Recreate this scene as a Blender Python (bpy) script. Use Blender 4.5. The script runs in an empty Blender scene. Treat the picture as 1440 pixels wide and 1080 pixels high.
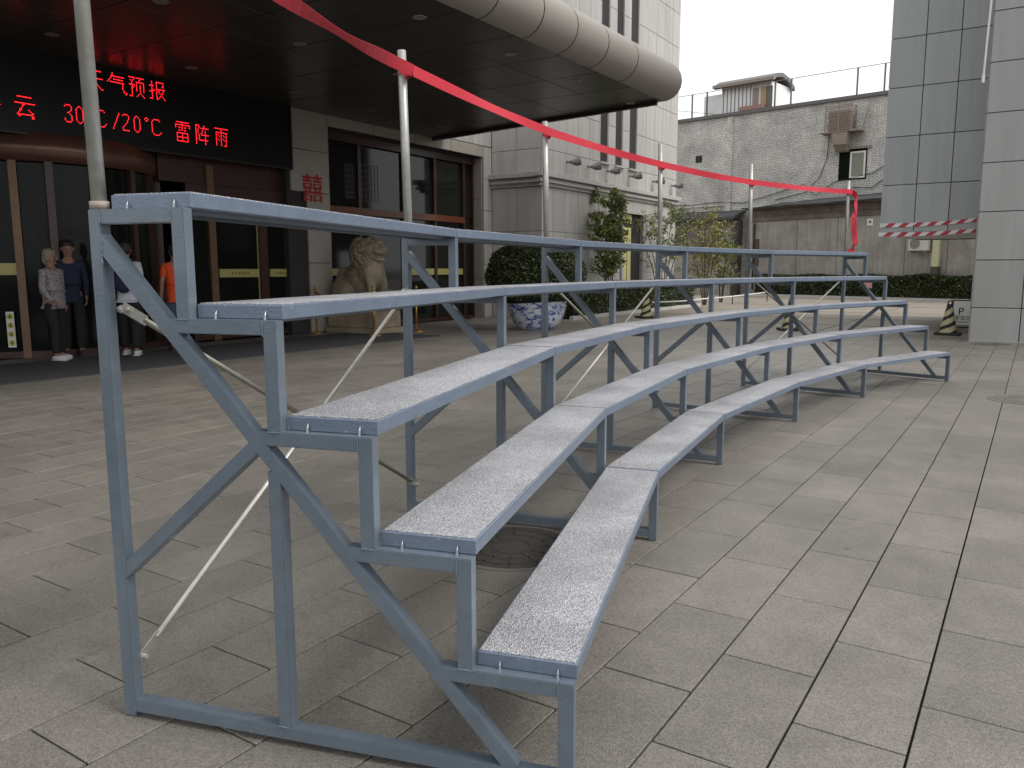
import bpy, bmesh, math, random
import numpy as np
from mathutils import Vector, Matrix
SC = bpy.context.scene
COL = SC.collection
random.seed(4); RNG = np.random.default_rng(4)

# ------------------------------------------------------------------ camera
cam_d = bpy.data.cameras.new('camera'); cam = bpy.data.objects.new('camera', cam_d); COL.objects.link(cam)
RT = Vector((0.83855806, 0.54480892, -0.00190541)); UP = Vector((-0.07524052, 0.11927101, 0.99000671)); FW = Vector((-0.53959175, 0.83003474, -0.14100737))
cam.matrix_world = Matrix(((RT.x, UP.x, -FW.x, 0), (RT.y, UP.y, -FW.y, 0), (RT.z, UP.z, -FW.z, 1.3451), (0, 0, 0, 1)))
cam_d.sensor_width = 36; cam_d.lens = 28.197; cam_d.clip_end = 2000; cam_d.clip_start = .05
SC.camera = cam
# ------------------------------------------------------------------ sky and sun (overcast)
SUN_EL, SUN_AZ = math.radians(50), math.radians(78)
W = bpy.data.worlds.new('World'); SC.world = W; W.use_nodes = True
nt = W.node_tree; nt.nodes.clear()
wo = nt.nodes.new('ShaderNodeOutputWorld'); bg = nt.nodes.new('ShaderNodeBackground'); sky = nt.nodes.new('ShaderNodeTexSky')
sky.sky_type = 'NISHITA'; sky.sun_disc = False; sky.sun_elevation = SUN_EL; sky.sun_rotation = SUN_AZ; sky.dust_density = 6; sky.air_density = 1; sky.ozone_density = 1
hs = nt.nodes.new('ShaderNodeHueSaturation'); hs.inputs['Saturation'].default_value = .1
mx = nt.nodes.new('ShaderNodeMix'); mx.data_type = 'RGBA'; mx.inputs[0].default_value = .82
nt.links.new(sky.outputs[0], hs.inputs['Color']); nt.links.new(hs.outputs[0], mx.inputs[6]); mx.inputs[7].default_value = (9.6, 9.75, 10.0, 1)
bg.inputs['Strength'].default_value = .106
nt.links.new(mx.outputs[2], bg.inputs[0]); nt.links.new(bg.outputs[0], wo.inputs[0])
sd = bpy.data.lights.new('sun', 'SUN'); sd.energy = 1.75; sd.angle = math.radians(24); sd.color = (1, .97, .93)
sun = bpy.data.objects.new('sun', sd); COL.objects.link(sun)
sdir = Vector((math.sin(SUN_AZ) * math.cos(SUN_EL), math.cos(SUN_AZ) * math.cos(SUN_EL), math.sin(SUN_EL)))
sun.rotation_euler = sdir.to_track_quat('Z', 'Y').to_euler(); sun.location = (0, 0, 30)
SC.view_settings.view_transform = 'Standard'; SC.view_settings.look = 'None'; SC.view_settings.exposure = .42; SC.view_settings.gamma = 1
SC.view_settings.use_curve_mapping = False
SC.render.engine = 'CYCLES'; SC.cycles.max_bounces = 6; SC.cycles.use_denoising = True

# ------------------------------------------------------------------ materials
def mat(name, col, rough=.6, metal=0., var=.12, scale=6., bump=0., bscale=60., objvar=0., island=0., spec=.5, coat=0., streak=0., stain=0., speck=0., specks=260):
    m = bpy.data.materials.new(name); m.use_nodes = True; t = m.node_tree; N = t.nodes; L = t.links
    b = N['Principled BSDF']; b.inputs['Roughness'].default_value = rough; b.inputs['Metallic'].default_value = metal
    b.inputs['Specular IOR Level'].default_value = spec; b.inputs['Coat Weight'].default_value = coat
    tc = N.new('ShaderNodeTexCoord'); mp = N.new('ShaderNodeMapping'); L.new(tc.outputs['Object'], mp.inputs[0])
    src = None
    def mul(a, fac_out, lo, hi):
        mr = N.new('ShaderNodeMapRange'); L.new(fac_out, mr.inputs[0]); mr.inputs[3].default_value = lo; mr.inputs[4].default_value = hi
        if a is None: return mr.outputs[0]
        mm = N.new('ShaderNodeMath'); mm.operation = 'MULTIPLY'; L.new(a, mm.inputs[0]); L.new(mr.outputs[0], mm.inputs[1]); return mm.outputs[0]
    n1 = N.new('ShaderNodeTexNoise'); n1.inputs['Scale'].default_value = scale; n1.inputs['Detail'].default_value = 6; n1.inputs['Roughness'].default_value = .65
    geo = N.new('ShaderNodeNewGeometry'); L.new(geo.outputs['Position'], n1.inputs[0])
    src = mul(src, n1.outputs[0], 1 - var * 1.6, 1 + var * 1.6)
    if objvar:
        oi = N.new('ShaderNodeObjectInfo'); src = mul(src, oi.outputs['Random'], 1 - objvar, 1 + objvar)
    if island: src = mul(src, geo.outputs['Random Per Island'], 1 - island, 1 + island)
    if speck:
        n5 = N.new('ShaderNodeTexVoronoi'); n5.inputs['Scale'].default_value = specks; L.new(geo.outputs['Position'], n5.inputs[0])
        s5 = N.new('ShaderNodeSeparateColor'); L.new(n5.outputs['Color'], s5.inputs[0]); src = mul(src, s5.outputs[0], 1 - speck, 1 + speck)
    if streak:
        sm = N.new('ShaderNodeMapping'); sm.inputs['Scale'].default_value = (5, 5, .35); L.new(geo.outputs['Position'], sm.inputs[0])
        n3 = N.new('ShaderNodeTexNoise'); n3.inputs['Scale'].default_value = 1.6; n3.inputs['Detail'].default_value = 5; L.new(sm.outputs[0], n3.inputs[0])
        mr = N.new('ShaderNodeMapRange'); L.new(n3.outputs[0], mr.inputs[0]); mr.inputs[1].default_value = .35; mr.inputs[2].default_value = .65; mr.inputs[3].default_value = 1 - streak; mr.inputs[4].default_value = 1 + streak * .3
        mm = N.new('ShaderNodeMath'); mm.operation = 'MULTIPLY'; L.new(src, mm.inputs[0]); L.new(mr.outputs[0], mm.inputs[1]); src = mm.outputs[0]
    if stain:
        n4 = N.new('ShaderNodeTexNoise'); n4.inputs['Scale'].default_value = .8; n4.inputs['Detail'].default_value = 8; n4.inputs['Roughness'].default_value = .7; L.new(geo.outputs['Position'], n4.inputs[0])
        mr = N.new('ShaderNodeMapRange'); L.new(n4.outputs[0], mr.inputs[0]); mr.inputs[1].default_value = .4; mr.inputs[2].default_value = .6; mr.inputs[3].default_value = 1 - stain; mr.inputs[4].default_value = 1
        mm = N.new('ShaderNodeMath'); mm.operation = 'MULTIPLY'; L.new(src, mm.inputs[0]); L.new(mr.outputs[0], mm.inputs[1]); src = mm.outputs[0]
    vm = N.new('ShaderNodeVectorMath'); vm.operation = 'SCALE'; vm.inputs[0].default_value = col; L.new(src, vm.inputs['Scale'])
    L.new(vm.outputs[0], b.inputs['Base Color'])
    if bump:
        n2 = N.new('ShaderNodeTexNoise'); n2.inputs['Scale'].default_value = bscale; n2.inputs['Detail'].default_value = 4; L.new(geo.outputs['Position'], n2.inputs[0])
        bp = N.new('ShaderNodeBump'); bp.inputs['Strength'].default_value = bump; bp.inputs['Distance'].default_value = .01
        L.new(n2.outputs[0], bp.inputs['Height']); L.new(bp.outputs[0], b.inputs['Normal'])
    return m
def emit(name, col, s):
    m = bpy.data.materials.new(name); m.use_nodes = True; b = m.node_tree.nodes['Principled BSDF']
    b.inputs['Base Color'].default_value = (*[c * .3 for c in col], 1); b.inputs['Emission Color'].default_value = (*col, 1); b.inputs['Emission Strength'].default_value = s; return m
def bricks(name, c1, c2, mortar, bw=.25, bh=.082, ms=.016, dirt=.5, bump=.8):
    m = mat(name, (1, 1, 1), .9); t = m.node_tree; N = t.nodes; L = t.links; b = N['Principled BSDF']
    tc = N.new('ShaderNodeTexCoord'); s = N.new('ShaderNodeSeparateXYZ'); c = N.new('ShaderNodeCombineXYZ'); L.new(tc.outputs['Object'], s.inputs[0])
    L.new(s.outputs[0], c.inputs[0]); L.new(s.outputs[2], c.inputs[1])
    br = N.new('ShaderNodeTexBrick'); L.new(c.outputs[0], br.inputs[0]); br.inputs['Scale'].default_value = 1
    br.inputs['Brick Width'].default_value = bw; br.inputs['Row Height'].default_value = bh; br.inputs['Mortar Size'].default_value = ms
    br.inputs['Color1'].default_value = (*c1, 1); br.inputs['Color2'].default_value = (*c2, 1); br.inputs['Mortar'].default_value = (*mortar, 1); br.inputs['Mortar Smooth'].default_value = .3
    n = N.new('ShaderNodeTexNoise'); n.inputs['Scale'].default_value = .55; n.inputs['Detail'].default_value = 9; n.inputs['Roughness'].default_value = .72; L.new(tc.outputs['Object'], n.inputs[0])
    mr = N.new('ShaderNodeMapRange'); L.new(n.outputs[0], mr.inputs[0]); mr.inputs[1].default_value = .38; mr.inputs[2].default_value = .6; mr.inputs[3].default_value = 1 - dirt; mr.inputs[4].default_value = 1.08
    n2 = N.new('ShaderNodeTexNoise'); n2.inputs['Scale'].default_value = 9; n2.inputs['Detail'].default_value = 5; L.new(tc.outputs['Object'], n2.inputs[0])
    mr2 = N.new('ShaderNodeMapRange'); L.new(n2.outputs[0], mr2.inputs[0]); mr2.inputs[1].default_value = .3; mr2.inputs[2].default_value = .7; mr2.inputs[3].default_value = .74; mr2.inputs[4].default_value = 1.14
    mm = N.new('ShaderNodeMath'); mm.operation = 'MULTIPLY'; L.new(mr.outputs[0], mm.inputs[0]); L.new(mr2.outputs[0], mm.inputs[1])
    vm = N.new('ShaderNodeVectorMath'); vm.operation = 'SCALE'; L.new(br.outputs[0], vm.inputs[0]); L.new(mm.outputs[0], vm.inputs['Scale']); L.new(vm.outputs[0], b.inputs['Base Color'])
    bp = N.new('ShaderNodeBump'); bp.inputs['Strength'].default_value = bump; bp.inputs['Distance'].default_value = .02; bp.invert = True; L.new(br.outputs['Fac'], bp.inputs['Height']); L.new(bp.outputs[0], b.inputs['Normal'])
    return m

M = dict(
 tile=mat('granite_paving', (.202, .185, .162), .40, var=.14, scale=4.5, bump=.5, bscale=240, objvar=.10, stain=.22, speck=.3, specks=210),
 tile_far=mat('granite_paving_far', (.202, .185, .162), .40, var=.14, scale=4.5, bump=.5, bscale=240, island=.10, stain=.22, speck=.3, specks=210),
 joint=mat('joint_dirt', (.02, .018, .015), .95), lot=mat('lot_concrete', (.27, .235, .19), .6, var=.08, scale=2, bump=.2, bscale=80, stain=.12),
 blue=mat('blue_grey_paint', (.125, .157, .19), .34, metal=.1, var=.13, scale=18, bump=.12, bscale=120, stain=.16, coat=.3),
 blueb=mat('bench_edge_paint', (.145, .185, .25), .34, metal=.15, var=.16, scale=22, bump=.15, bscale=120, stain=.15, coat=.2),
 weld=mat('weld_scar', (.30, .33, .36), .4, metal=.6),
 galv=mat('galvanised_tube', (.42, .42, .39), .45, metal=.55, var=.18, scale=30, stain=.2), rodd=mat('weathered_rod', (.25, .235, .2), .5, metal=.5, var=.18, scale=20), galvb=mat('bright_rod', (.62, .6, .55), .38, metal=.7, var=.15, scale=20),
 ribbon=mat('red_ribbon', (.50, .022, .04), .55, var=.05),
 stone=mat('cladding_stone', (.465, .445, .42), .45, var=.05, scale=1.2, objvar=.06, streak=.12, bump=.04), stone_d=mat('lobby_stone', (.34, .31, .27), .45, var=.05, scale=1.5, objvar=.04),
 core=mat('dark_joint', (.035, .032, .03), .9), grey=mat('grey_panel', (.33, .335, .32), .4, var=.035, scale=.9, objvar=.05, streak=.07), greyd=mat('grey_green_panel', (.36, .375, .37), .36, var=.04, scale=.9, objvar=.07, streak=.08),
 winrec=mat('slot_window', (.22, .225, .235), .35, spec=.6), sill=mat('pale_sill', (.5, .48, .46), .6),
 soffit=mat('soffit_panel', (.062, .06, .054), .3, metal=.3, var=.04, objvar=.05), bull=mat('aluminium_fascia', (.29, .262, .235), .55, metal=.1, var=.03, scale=1.5),
 lampw=mat('downlight_rim', (.35, .35, .33), .4, metal=.5), lampd=mat('downlight_well', (.2, .2, .19), .4),
 wood=mat('dark_red_frame', (.05, .02, .016), .35, var=.2, scale=10), woodl=mat('copper_fascia', (.17, .085, .065), .3, metal=.4, var=.15, scale=3), bronze=mat('bronze_post', (.17, .10, .055), .35, metal=.3, var=.15),
 orange=mat('lacquered_transom', (.14, .04, .015), .3), glass=mat('dark_glass', (.010, .012, .010), .08, spec=.12, var=.3, scale=2), brass=mat('push_bar', (.42, .38, .14), .4, metal=.15), letter=mat('bar_lettering', (.08, .06, .02), .6),
 led=mat('led_board', (.006, .004, .004), .35, spec=.3), rail=mat('led_frame', (.02, .012, .012), .4),
 mat_=mat('rubber_mat', (.045, .045, .05), .9, var=.15, scale=30, bump=.4, bscale=200), red=mat('red_paper', (.42, .012, .01), .7),
 lion=mat('carved_limestone', (.36, .30, .21), .85, var=.3, scale=9, bump=1, bscale=34, stain=.5), plinth=mat('plinth_stone', (.36, .29, .2), .8, var=.3, scale=5, bump=.8, bscale=18, stain=.3),
 gold=mat('gold_stanchion', (.62, .36, .1), .28, metal=.85), rope=mat('red_rope', (.25, .02, .015), .8),
 leafd=mat('dark_leaf', (.042, .055, .02), .5, island=.75, var=.3, scale=3), leafm=mat('shrub_leaf', (.15, .18, .045), .5, island=.6, var=.3, scale=3), leafy=mat('yellow_leaf', (.22, .21, .05), .5, island=.5), bark=mat('bark', (.09, .07, .05), .9, bump=.6),
 core_g=mat('hedge_core', (.012, .016, .006), 1), black=mat('black_rubber', (.02, .02, .018), .7), yellow=mat('cone_yellow', (.5, .45, .25), .6, var=.2, scale=12), white=mat('white_paint', (.75, .75, .72), .5, var=.06), whited=mat('dirty_white', (.58, .57, .52), .6, var=.15, scale=8),
 pink=mat('pink_paper', (.55, .28, .3), .8), iron=mat('cast_iron', (.05, .042, .036), .75, var=.3, scale=20, bump=.5), manr=mat('manhole_ring', (.13, .12, .11), .8),
 conc=mat('stained_concrete', (.36, .335, .30), .9, var=.1, scale=2.2, streak=.16, stain=.3, bump=.3), slate=mat('tar_roof', (.075, .075, .078), .85, var=.25, scale=4, bump=.6, bscale=14, stain=.3), rubble=mat('rubble_ledge', (.17, .135, .115), .95, var=.4, scale=9, bump=1, bscale=12, stain=.4),
 brick=bricks('whitewashed_brick', (.82, .80, .76), (.72, .70, .66), (.45, .43, .40), dirt=.32), brick2=bricks('grey_red_brick', (.33, .27, .25), (.26, .2, .18), (.17, .15, .14), dirt=.5),
 cap=mat('parapet_cap', (.16, .155, .15), .9), rust=mat('rusty_cage', (.30, .25, .21), .8, var=.3, scale=12), cable=mat('black_cable', (.02, .02, .02), .7), yel=mat('pale_yellow_paint', (.55, .55, .34), .6), green=mat('dark_green_paint', (.06, .07, .045), .7), steel=mat('roof_steel', (.16, .15, .15), .6), pans=mat('roof_panel', (.8, .8, .78), .5, var=.1), tan=mat('tan_panel', (.42, .29, .16), .7),
 tred=mat('tape_red', (.45, .03, .05), .55), twhite=mat('tape_white', (.7, .7, .7), .55), porc=None,
 skin=mat('skin', (.28, .15, .1), .55, var=.03), hairg=mat('grey_hair', (.24, .21, .15), .7, var=.25, scale=60), hairk=mat('black_hair', (.012, .01, .009), .6), navy=mat('navy_cloth', (.014, .02, .045), .85), dark=mat('dark_trousers', (.014, .012, .014), .9), jean=mat('blue_jeans', (.05, .07, .11), .9), wshirt=mat('white_shirt', (.5, .5, .56), .85), oshirt=mat('orange_shirt', (.62, .075, .018), .85), shoe=mat('white_shoe', (.6, .6, .6), .6), shoed=mat('dark_shoe', (.05, .04, .04), .6), eye=mat('eye_dark', (.01, .01, .01), .3), lip=mat('lip', (.28, .1, .08), .5))
M['ledon'] = emit('led_lit', (1, .015, .025), 2.4)
M['iclit'] = mat('icon_yellow', (.55, .5, .08), .6)
def wear(m, col, scale, lo, hi):
    t = m.node_tree; N = t.nodes; L = t.links; b = N['Principled BSDF']; old = b.inputs['Base Color'].links[0].from_socket
    g = N.new('ShaderNodeNewGeometry'); n = N.new('ShaderNodeTexNoise'); n.inputs['Scale'].default_value = scale; n.inputs['Detail'].default_value = 9; n.inputs['Roughness'].default_value = .75; L.new(g.outputs['Position'], n.inputs[0])
    mr = N.new('ShaderNodeMapRange'); L.new(n.outputs[0], mr.inputs[0]); mr.inputs[1].default_value = lo; mr.inputs[2].default_value = hi
    x = N.new('ShaderNodeMix'); x.data_type = 'RGBA'; L.new(mr.outputs[0], x.inputs[0]); L.new(old, x.inputs[6]); x.inputs[7].default_value = (*col, 1); L.new(x.outputs[2], b.inputs['Base Color'])
wear(M['blue'], (.23, .25, .265), 22, .65, .70); wear(M['blue'], (.09, .06, .045), 13, .67, .71); wear(M['blueb'], (.30, .30, .31), 26, .61, .66); wear(M['blueb'], (.1, .075, .06), 15, .66, .70)
def spots(m, scale, r, k):
    t = m.node_tree; N = t.nodes; L = t.links; b = N['Principled BSDF']; old = b.inputs['Base Color'].links[0].from_socket
    g = N.new('ShaderNodeNewGeometry'); v = N.new('ShaderNodeTexVoronoi'); v.inputs['Scale'].default_value = scale; L.new(g.outputs['Position'], v.inputs[0])
    mr = N.new('ShaderNodeMapRange'); L.new(v.outputs['Distance'], mr.inputs[0]); mr.inputs[1].default_value = r * .6; mr.inputs[2].default_value = r; mr.inputs[3].default_value = k; mr.inputs[4].default_value = 1
    x = N.new('ShaderNodeVectorMath'); x.operation = 'SCALE'; L.new(old, x.inputs[0]); L.new(mr.outputs[0], x.inputs['Scale']); L.new(x.outputs[0], b.inputs['Base Color'])
for q in ('tile', 'tile_far'): spots(M[q], 2.3, .05, .62); spots(M[q], 6.1, .045, .72); wear(M[q], (.28, .255, .22), 3.1, .64, .72)
M['wglass'] = mat('window_glass', (.014, .016, .014), .06, spec=.34, var=.3, scale=2)
def tread():
    m = mat('antislip_sheet', (.5, .5, .52), .38, metal=.5); t = m.node_tree; N = t.nodes; L = t.links; b = N['Principled BSDF']
    g = N.new('ShaderNodeNewGeometry'); v = N.new('ShaderNodeTexVoronoi'); v.inputs['Scale'].default_value = 280; L.new(g.outputs['Position'], v.inputs[0])
    n = N.new('ShaderNodeTexNoise'); n.inputs['Scale'].default_value = 3; n.inputs['Detail'].default_value = 6; L.new(g.outputs['Position'], n.inputs[0])
    s = N.new('ShaderNodeSeparateColor'); L.new(v.outputs['Color'], s.inputs[0])
    mr = N.new('ShaderNodeMapRange'); L.new(s.outputs[0], mr.inputs[0]); mr.inputs[3].default_value = .42; mr.inputs[4].default_value = 1.2  # cell speckle paints the sheet's sparkle into its base colour
    mr2 = N.new('ShaderNodeMapRange'); L.new(n.outputs[0], mr2.inputs[0]); mr2.inputs[1].default_value = .36; mr2.inputs[2].default_value = .62; mr2.inputs[3].default_value = .78; mr2.inputs[4].default_value = 1.08
    mm = N.new('ShaderNodeMath'); mm.operation = 'MULTIPLY'; L.new(mr.outputs[0], mm.inputs[0]); L.new(mr2.outputs[0], mm.inputs[1])
    vm = N.new('ShaderNodeVectorMath'); vm.operation = 'SCALE'; vm.inputs[0].default_value = (.62, .62, .645); L.new(mm.outputs[0], vm.inputs['Scale']); L.new(vm.outputs[0], b.inputs['Base Color'])
    bp = N.new('ShaderNodeBump'); bp.inputs['Strength'].default_value = .8; bp.inputs['Distance'].default_value = .004; L.new(v.outputs['Distance'], bp.inputs['Height']); L.new(bp.outputs[0], b.inputs['Normal'])
    return m
M['tread'] = tread()
def porcelain():
    m = mat('blue_white_porcelain', (.7, .7, .72), .2, coat=.5); t = m.node_tree; N = t.nodes; L = t.links; b = N['Principled BSDF']
    tc = N.new('ShaderNodeTexCoord'); mp = N.new('ShaderNodeMapping'); mp.inputs['Scale'].default_value = (2.2, 2.2, 4.2); L.new(tc.outputs['Object'], mp.inputs[0])
    n = N.new('ShaderNodeTexNoise'); n.inputs['Scale'].default_value = 1.9; n.inputs['Detail'].default_value = 7; n.inputs['Roughness'].default_value = .62; n.inputs['Distortion'].default_value = 1.2; L.new(mp.outputs[0], n.inputs[0])
    r = N.new('ShaderNodeValToRGB'); L.new(n.outputs[0], r.inputs[0]); e = r.color_ramp.elements
    e[0].position = .46; e[0].color = (.62, .64, .68, 1); e[1].position = .6; e[1].color = (.035, .05, .24, 1); x = e.new(.52); x.color = (.3, .34, .55, 1)
    L.new(r.outputs[0], b.inputs['Base Color']); return m
M['porc'] = porcelain()
def blouse():
    m = mat('patterned_blouse', (.4, .36, .36), .85); t = m.node_tree; N = t.nodes; L = t.links; b = N['Principled BSDF']
    tc = N.new('ShaderNodeTexCoord'); v = N.new('ShaderNodeTexVoronoi'); v.inputs['Scale'].default_value = 28; L.new(tc.outputs['Object'], v.inputs[0])
    r = N.new('ShaderNodeValToRGB'); L.new(v.outputs['Distance'], r.inputs[0]); e = r.color_ramp.elements
    e[0].position = .28; e[0].color = (.11, .09, .11, 1); e[1].position = .42; e[1].color = (.29, .26, .27, 1); L.new(r.outputs[0], b.inputs['Base Color']); return m
M['blouse'] = blouse()

# ------------------------------------------------------------------ helpers
def link(o, parent=None, kind=None):
    COL.objects.link(o)
    if parent is not None: o.parent = parent
    if kind: o['kind'] = kind
    return o
def me_obj(name, verts, faces, m, parent=None, kind=None, smooth=False, loc=None, mats=None, fm=None):
    me = bpy.data.meshes.new(name); me.from_pydata([tuple(v) for v in verts], [], faces)
    for x in (mats or [m]): me.materials.append(x)
    if fm: me.polygons.foreach_set('material_index', fm)
    if smooth: me.polygons.foreach_set('use_smooth', [True] * len(me.polygons))
    me.update(); o = bpy.data.objects.new(name, me)
    if loc is not None: o.location = loc
    return link(o, parent, kind)
def empty(name, loc, label, cat, group=None, rz=0):
    o = bpy.data.objects.new(name, None); o.empty_display_size = .2; o.location = loc; o.rotation_euler = (0, 0, rz); link(o)
    return tag(o, label, cat, group)
def tag(o, label, cat, group=None):
    o['label'] = label; o['category'] = cat
    if group: o['group'] = group
    return o
BF = [(0, 3, 2, 1), (4, 5, 6, 7), (0, 1, 5, 4), (1, 2, 6, 5), (2, 3, 7, 6), (3, 0, 4, 7)]
class MB:
    def __init__(s): s.v = []; s.f = []; s.m = []
    def box(s, lo, hi, mi=0):
        n = len(s.v); (a, b, c), (d, e, f) = lo, hi
        s.v += [(a, b, c), (d, b, c), (d, e, c), (a, e, c), (a, b, f), (d, b, f), (d, e, f), (a, e, f)]
        s.f += [tuple(i + n for i in q) for q in BF]; s.m += [mi] * 6; return s
    def hexa(s, p, mi=0):
        n = len(s.v); s.v += [tuple(x) for x in p]; s.f += [tuple(i + n for i in q) for q in BF]; s.m += [mi] * 6; return s
    def bar(s, p0, p1, w, h, side=(0, 1, 0), mi=0):
        p0 = Vector(p0); p1 = Vector(p1); d = (p1 - p0).normalized(); a = Vector(side); a = (a - d * a.dot(d)).normalized(); c = d.cross(a)
        r = [(-1, -1), (1, -1), (1, 1), (-1, 1)]
        return s.hexa([p0 + a * i * w / 2 + c * j * h / 2 for i, j in r] + [p1 + a * i * w / 2 + c * j * h / 2 for i, j in r], mi)
    def tube(s, pts, r, n=8, mi=0, cap=True):
        pts = [Vector(p) for p in pts]; rr = r if isinstance(r, (list, tuple)) else [r] * len(pts); base = len(s.v); prev = None
        for i, p in enumerate(pts):
            d = (pts[min(i + 1, len(pts) - 1)] - pts[max(i - 1, 0)]).normalized()
            if prev is None: a = Vector((0, 0, 1)) if abs(d.z) < .9 else Vector((1, 0, 0))
            else: a = prev
            a = (a - d * a.dot(d)).normalized(); prev = a; c = d.cross(a)
            for k in range(n):
                t = 2 * math.pi * k / n; s.v.append(tuple(p + (a * math.cos(t) + c * math.sin(t)) * rr[i]))
        for i in range(len(pts) - 1):
            for k in range(n):
                k2 = (k + 1) % n; s.f.append((base + i * n + k, base + i * n + k2, base + (i + 1) * n + k2, base + (i + 1) * n + k)); s.m.append(mi)
        if cap:
            s.f.append(tuple(base + k for k in reversed(range(n)))); s.f.append(tuple(base + (len(pts) - 1) * n + k for k in range(n))); s.m += [mi, mi]
        return s
    def lathe(s, prof, n=24, c=(0, 0, 0), mi=0, a0=0, a1=2 * math.pi):
        base = len(s.v); full = abs(a1 - a0 - 2 * math.pi) < 1e-6; m = n if full else n + 1
        for r, z in prof:
            for k in range(m):
                t = a0 + (a1 - a0) * k / n; s.v.append((c[0] + r * math.cos(t), c[1] + r * math.sin(t), c[2] + z))
        for i in range(len(prof) - 1):
            for k in range(n):
                k2 = (k + 1) % m; s.f.append((base + i * m + k, base + i * m + k2, base + (i + 1) * m + k2, base + (i + 1) * m + k)); s.m.append(mi)
        return s
    def ell(s, c, r, nu=16, nv=10, rot=None, mi=0):
        base = len(s.v); c = Vector(c)
        for j in range(nv + 1):
            ph = math.pi * j / nv
            for i in range(nu):
                t = 2 * math.pi * i / nu; p = Vector((r[0] * math.sin(ph) * math.cos(t), r[1] * math.sin(ph) * math.sin(t), r[2] * math.cos(ph)))
                if rot: p = rot @ p
                s.v.append(tuple(c + p))
        for j in range(nv):
            for i in range(nu):
                a = base + j * nu + i; b = base + j * nu + (i + 1) % nu; s.f.append((a, a + nu, b + nu, b)); s.m.append(mi)
        return s
    def build(s, name, m, parent=None, kind=None, smooth=False, loc=None, bevel=0, rz=None):
        mats = m if isinstance(m, list) else [m]
        o = me_obj(name, s.v, s.f, None, parent, kind, smooth, loc, mats, s.m if len(mats) > 1 else None)
        if rz is not None: o.rotation_euler = (0, 0, rz)
        if bevel:
            b = o.modifiers.new('bevel', 'BEVEL'); b.width = bevel; b.segments = 2; b.limit_method = 'ANGLE'
        return o
_cache = {}
def panel(name, lo, hi, m, parent, kind=None, bev=.004, label=None):
    """a box part whose mesh is shared between alike sizes"""
    d = tuple(round(hi[i] - lo[i], 3) for i in range(3)); key = (d, m.name, bev)
    if key not in _cache:
        b = MB().box((0, 0, 0), d); me = bpy.data.meshes.new(name); me.from_pydata(b.v, [], b.f); me.materials.append(m)
        if bev and min(d) > 3 * bev:
            bm = bmesh.new(); bm.from_mesh(me); bmesh.ops.bevel(bm, geom=bm.edges[:], offset=bev, segments=1, affect='EDGES'); bm.to_mesh(me); bm.free()
        _cache[key] = me
    o = bpy.data.objects.new(name, _cache[key]); o.location = lo
    if label: o['label'] = label
    return link(o, parent, kind)
def splits(edges, g=.006):
    return [(edges[i] + g, edges[i + 1] - g) for i in range(len(edges) - 1)]
def fr(a, b, n): return [a + (b - a) * i / n for i in range(n + 1)]

# ------------------------------------------------------------------ ground
ground = me_obj('ground', [(-400, -400, -.016), (400, -400, -.016), (400, 600, -.016), (-400, 600, -.016)], [(0, 1, 2, 3)], M['joint'], kind='structure')
lot = me_obj('parking_lot', [(-60, 18.35, -.004), (60, 18.35, -.004), (60, 300, -.004), (-60, 300, -.004)], [(0, 1, 2, 3)], M['lot'], kind='structure')
TW, TL = .3145, .632
tiles = []
for k in range(-18, 42):
    x1 = -.205 - k * TW; x0 = x1 - TW
    off = .44 if k % 2 == 0 else .12
    if x1 < -13.05: continue
    for j in range(-2, 29):
        y0 = off + j * TL; y1 = y0 + TL
        if y1 > 18.35: y1 = 18.35
        if y0 > 18.2 or y1 < -.4: continue
        cx, cy = (x0 + x1) / 2, (y0 + y1) / 2
        v = Vector((cx, cy, -1.3451)); z = v.dot(FW); vis = False; area = 0
        if z > .35:
            px = 720 + 1127.9 * v.dot(RT) / z; py = 540 - 1127.9 * v.dot(UP) / z
            vis = -60 < px < 1500 and 380 < py < 1140; area = 1 / z ** 3 if vis else 0
        if not vis and (cx > 3.5 or cx < -13): continue
        tiles.append((area, x0, x1, y0, y1))
tiles.sort(key=lambda t: -t[0])
far = MB()
for i, (a, x0, x1, y0, y1) in enumerate(tiles):
    g = .0037; dz = random.uniform(-.0008, .0006)
    if i < 300:
        o = panel('paving_tile', (x0 + g, y0 + g, -.014 + dz), (x1 - g, y1 - g, 0.0 + dz), M['tile'], ground, bev=.0018)
    else: far.box((x0 + g, y0 + g, -.014 + dz), (x1 - g, y1 - g, dz))
far.build('distant_paving_tile', M['tile_far'], ground, 'stuff')
# shallow saw cuts in the lot
cut = MB()
for y in (20.6, 23.4, 27, 31.5): cut.box((-10, y, -.004), (12, y + .03, .0005))
for x in (-8, -4, 0, 4): cut.box((x, 18.4, -.004), (x + .03, 38, .0008))
cut.build('expansion_joint', mat('tar_joint', (.12, .11, .09), .9), lot, 'stuff')

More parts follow.
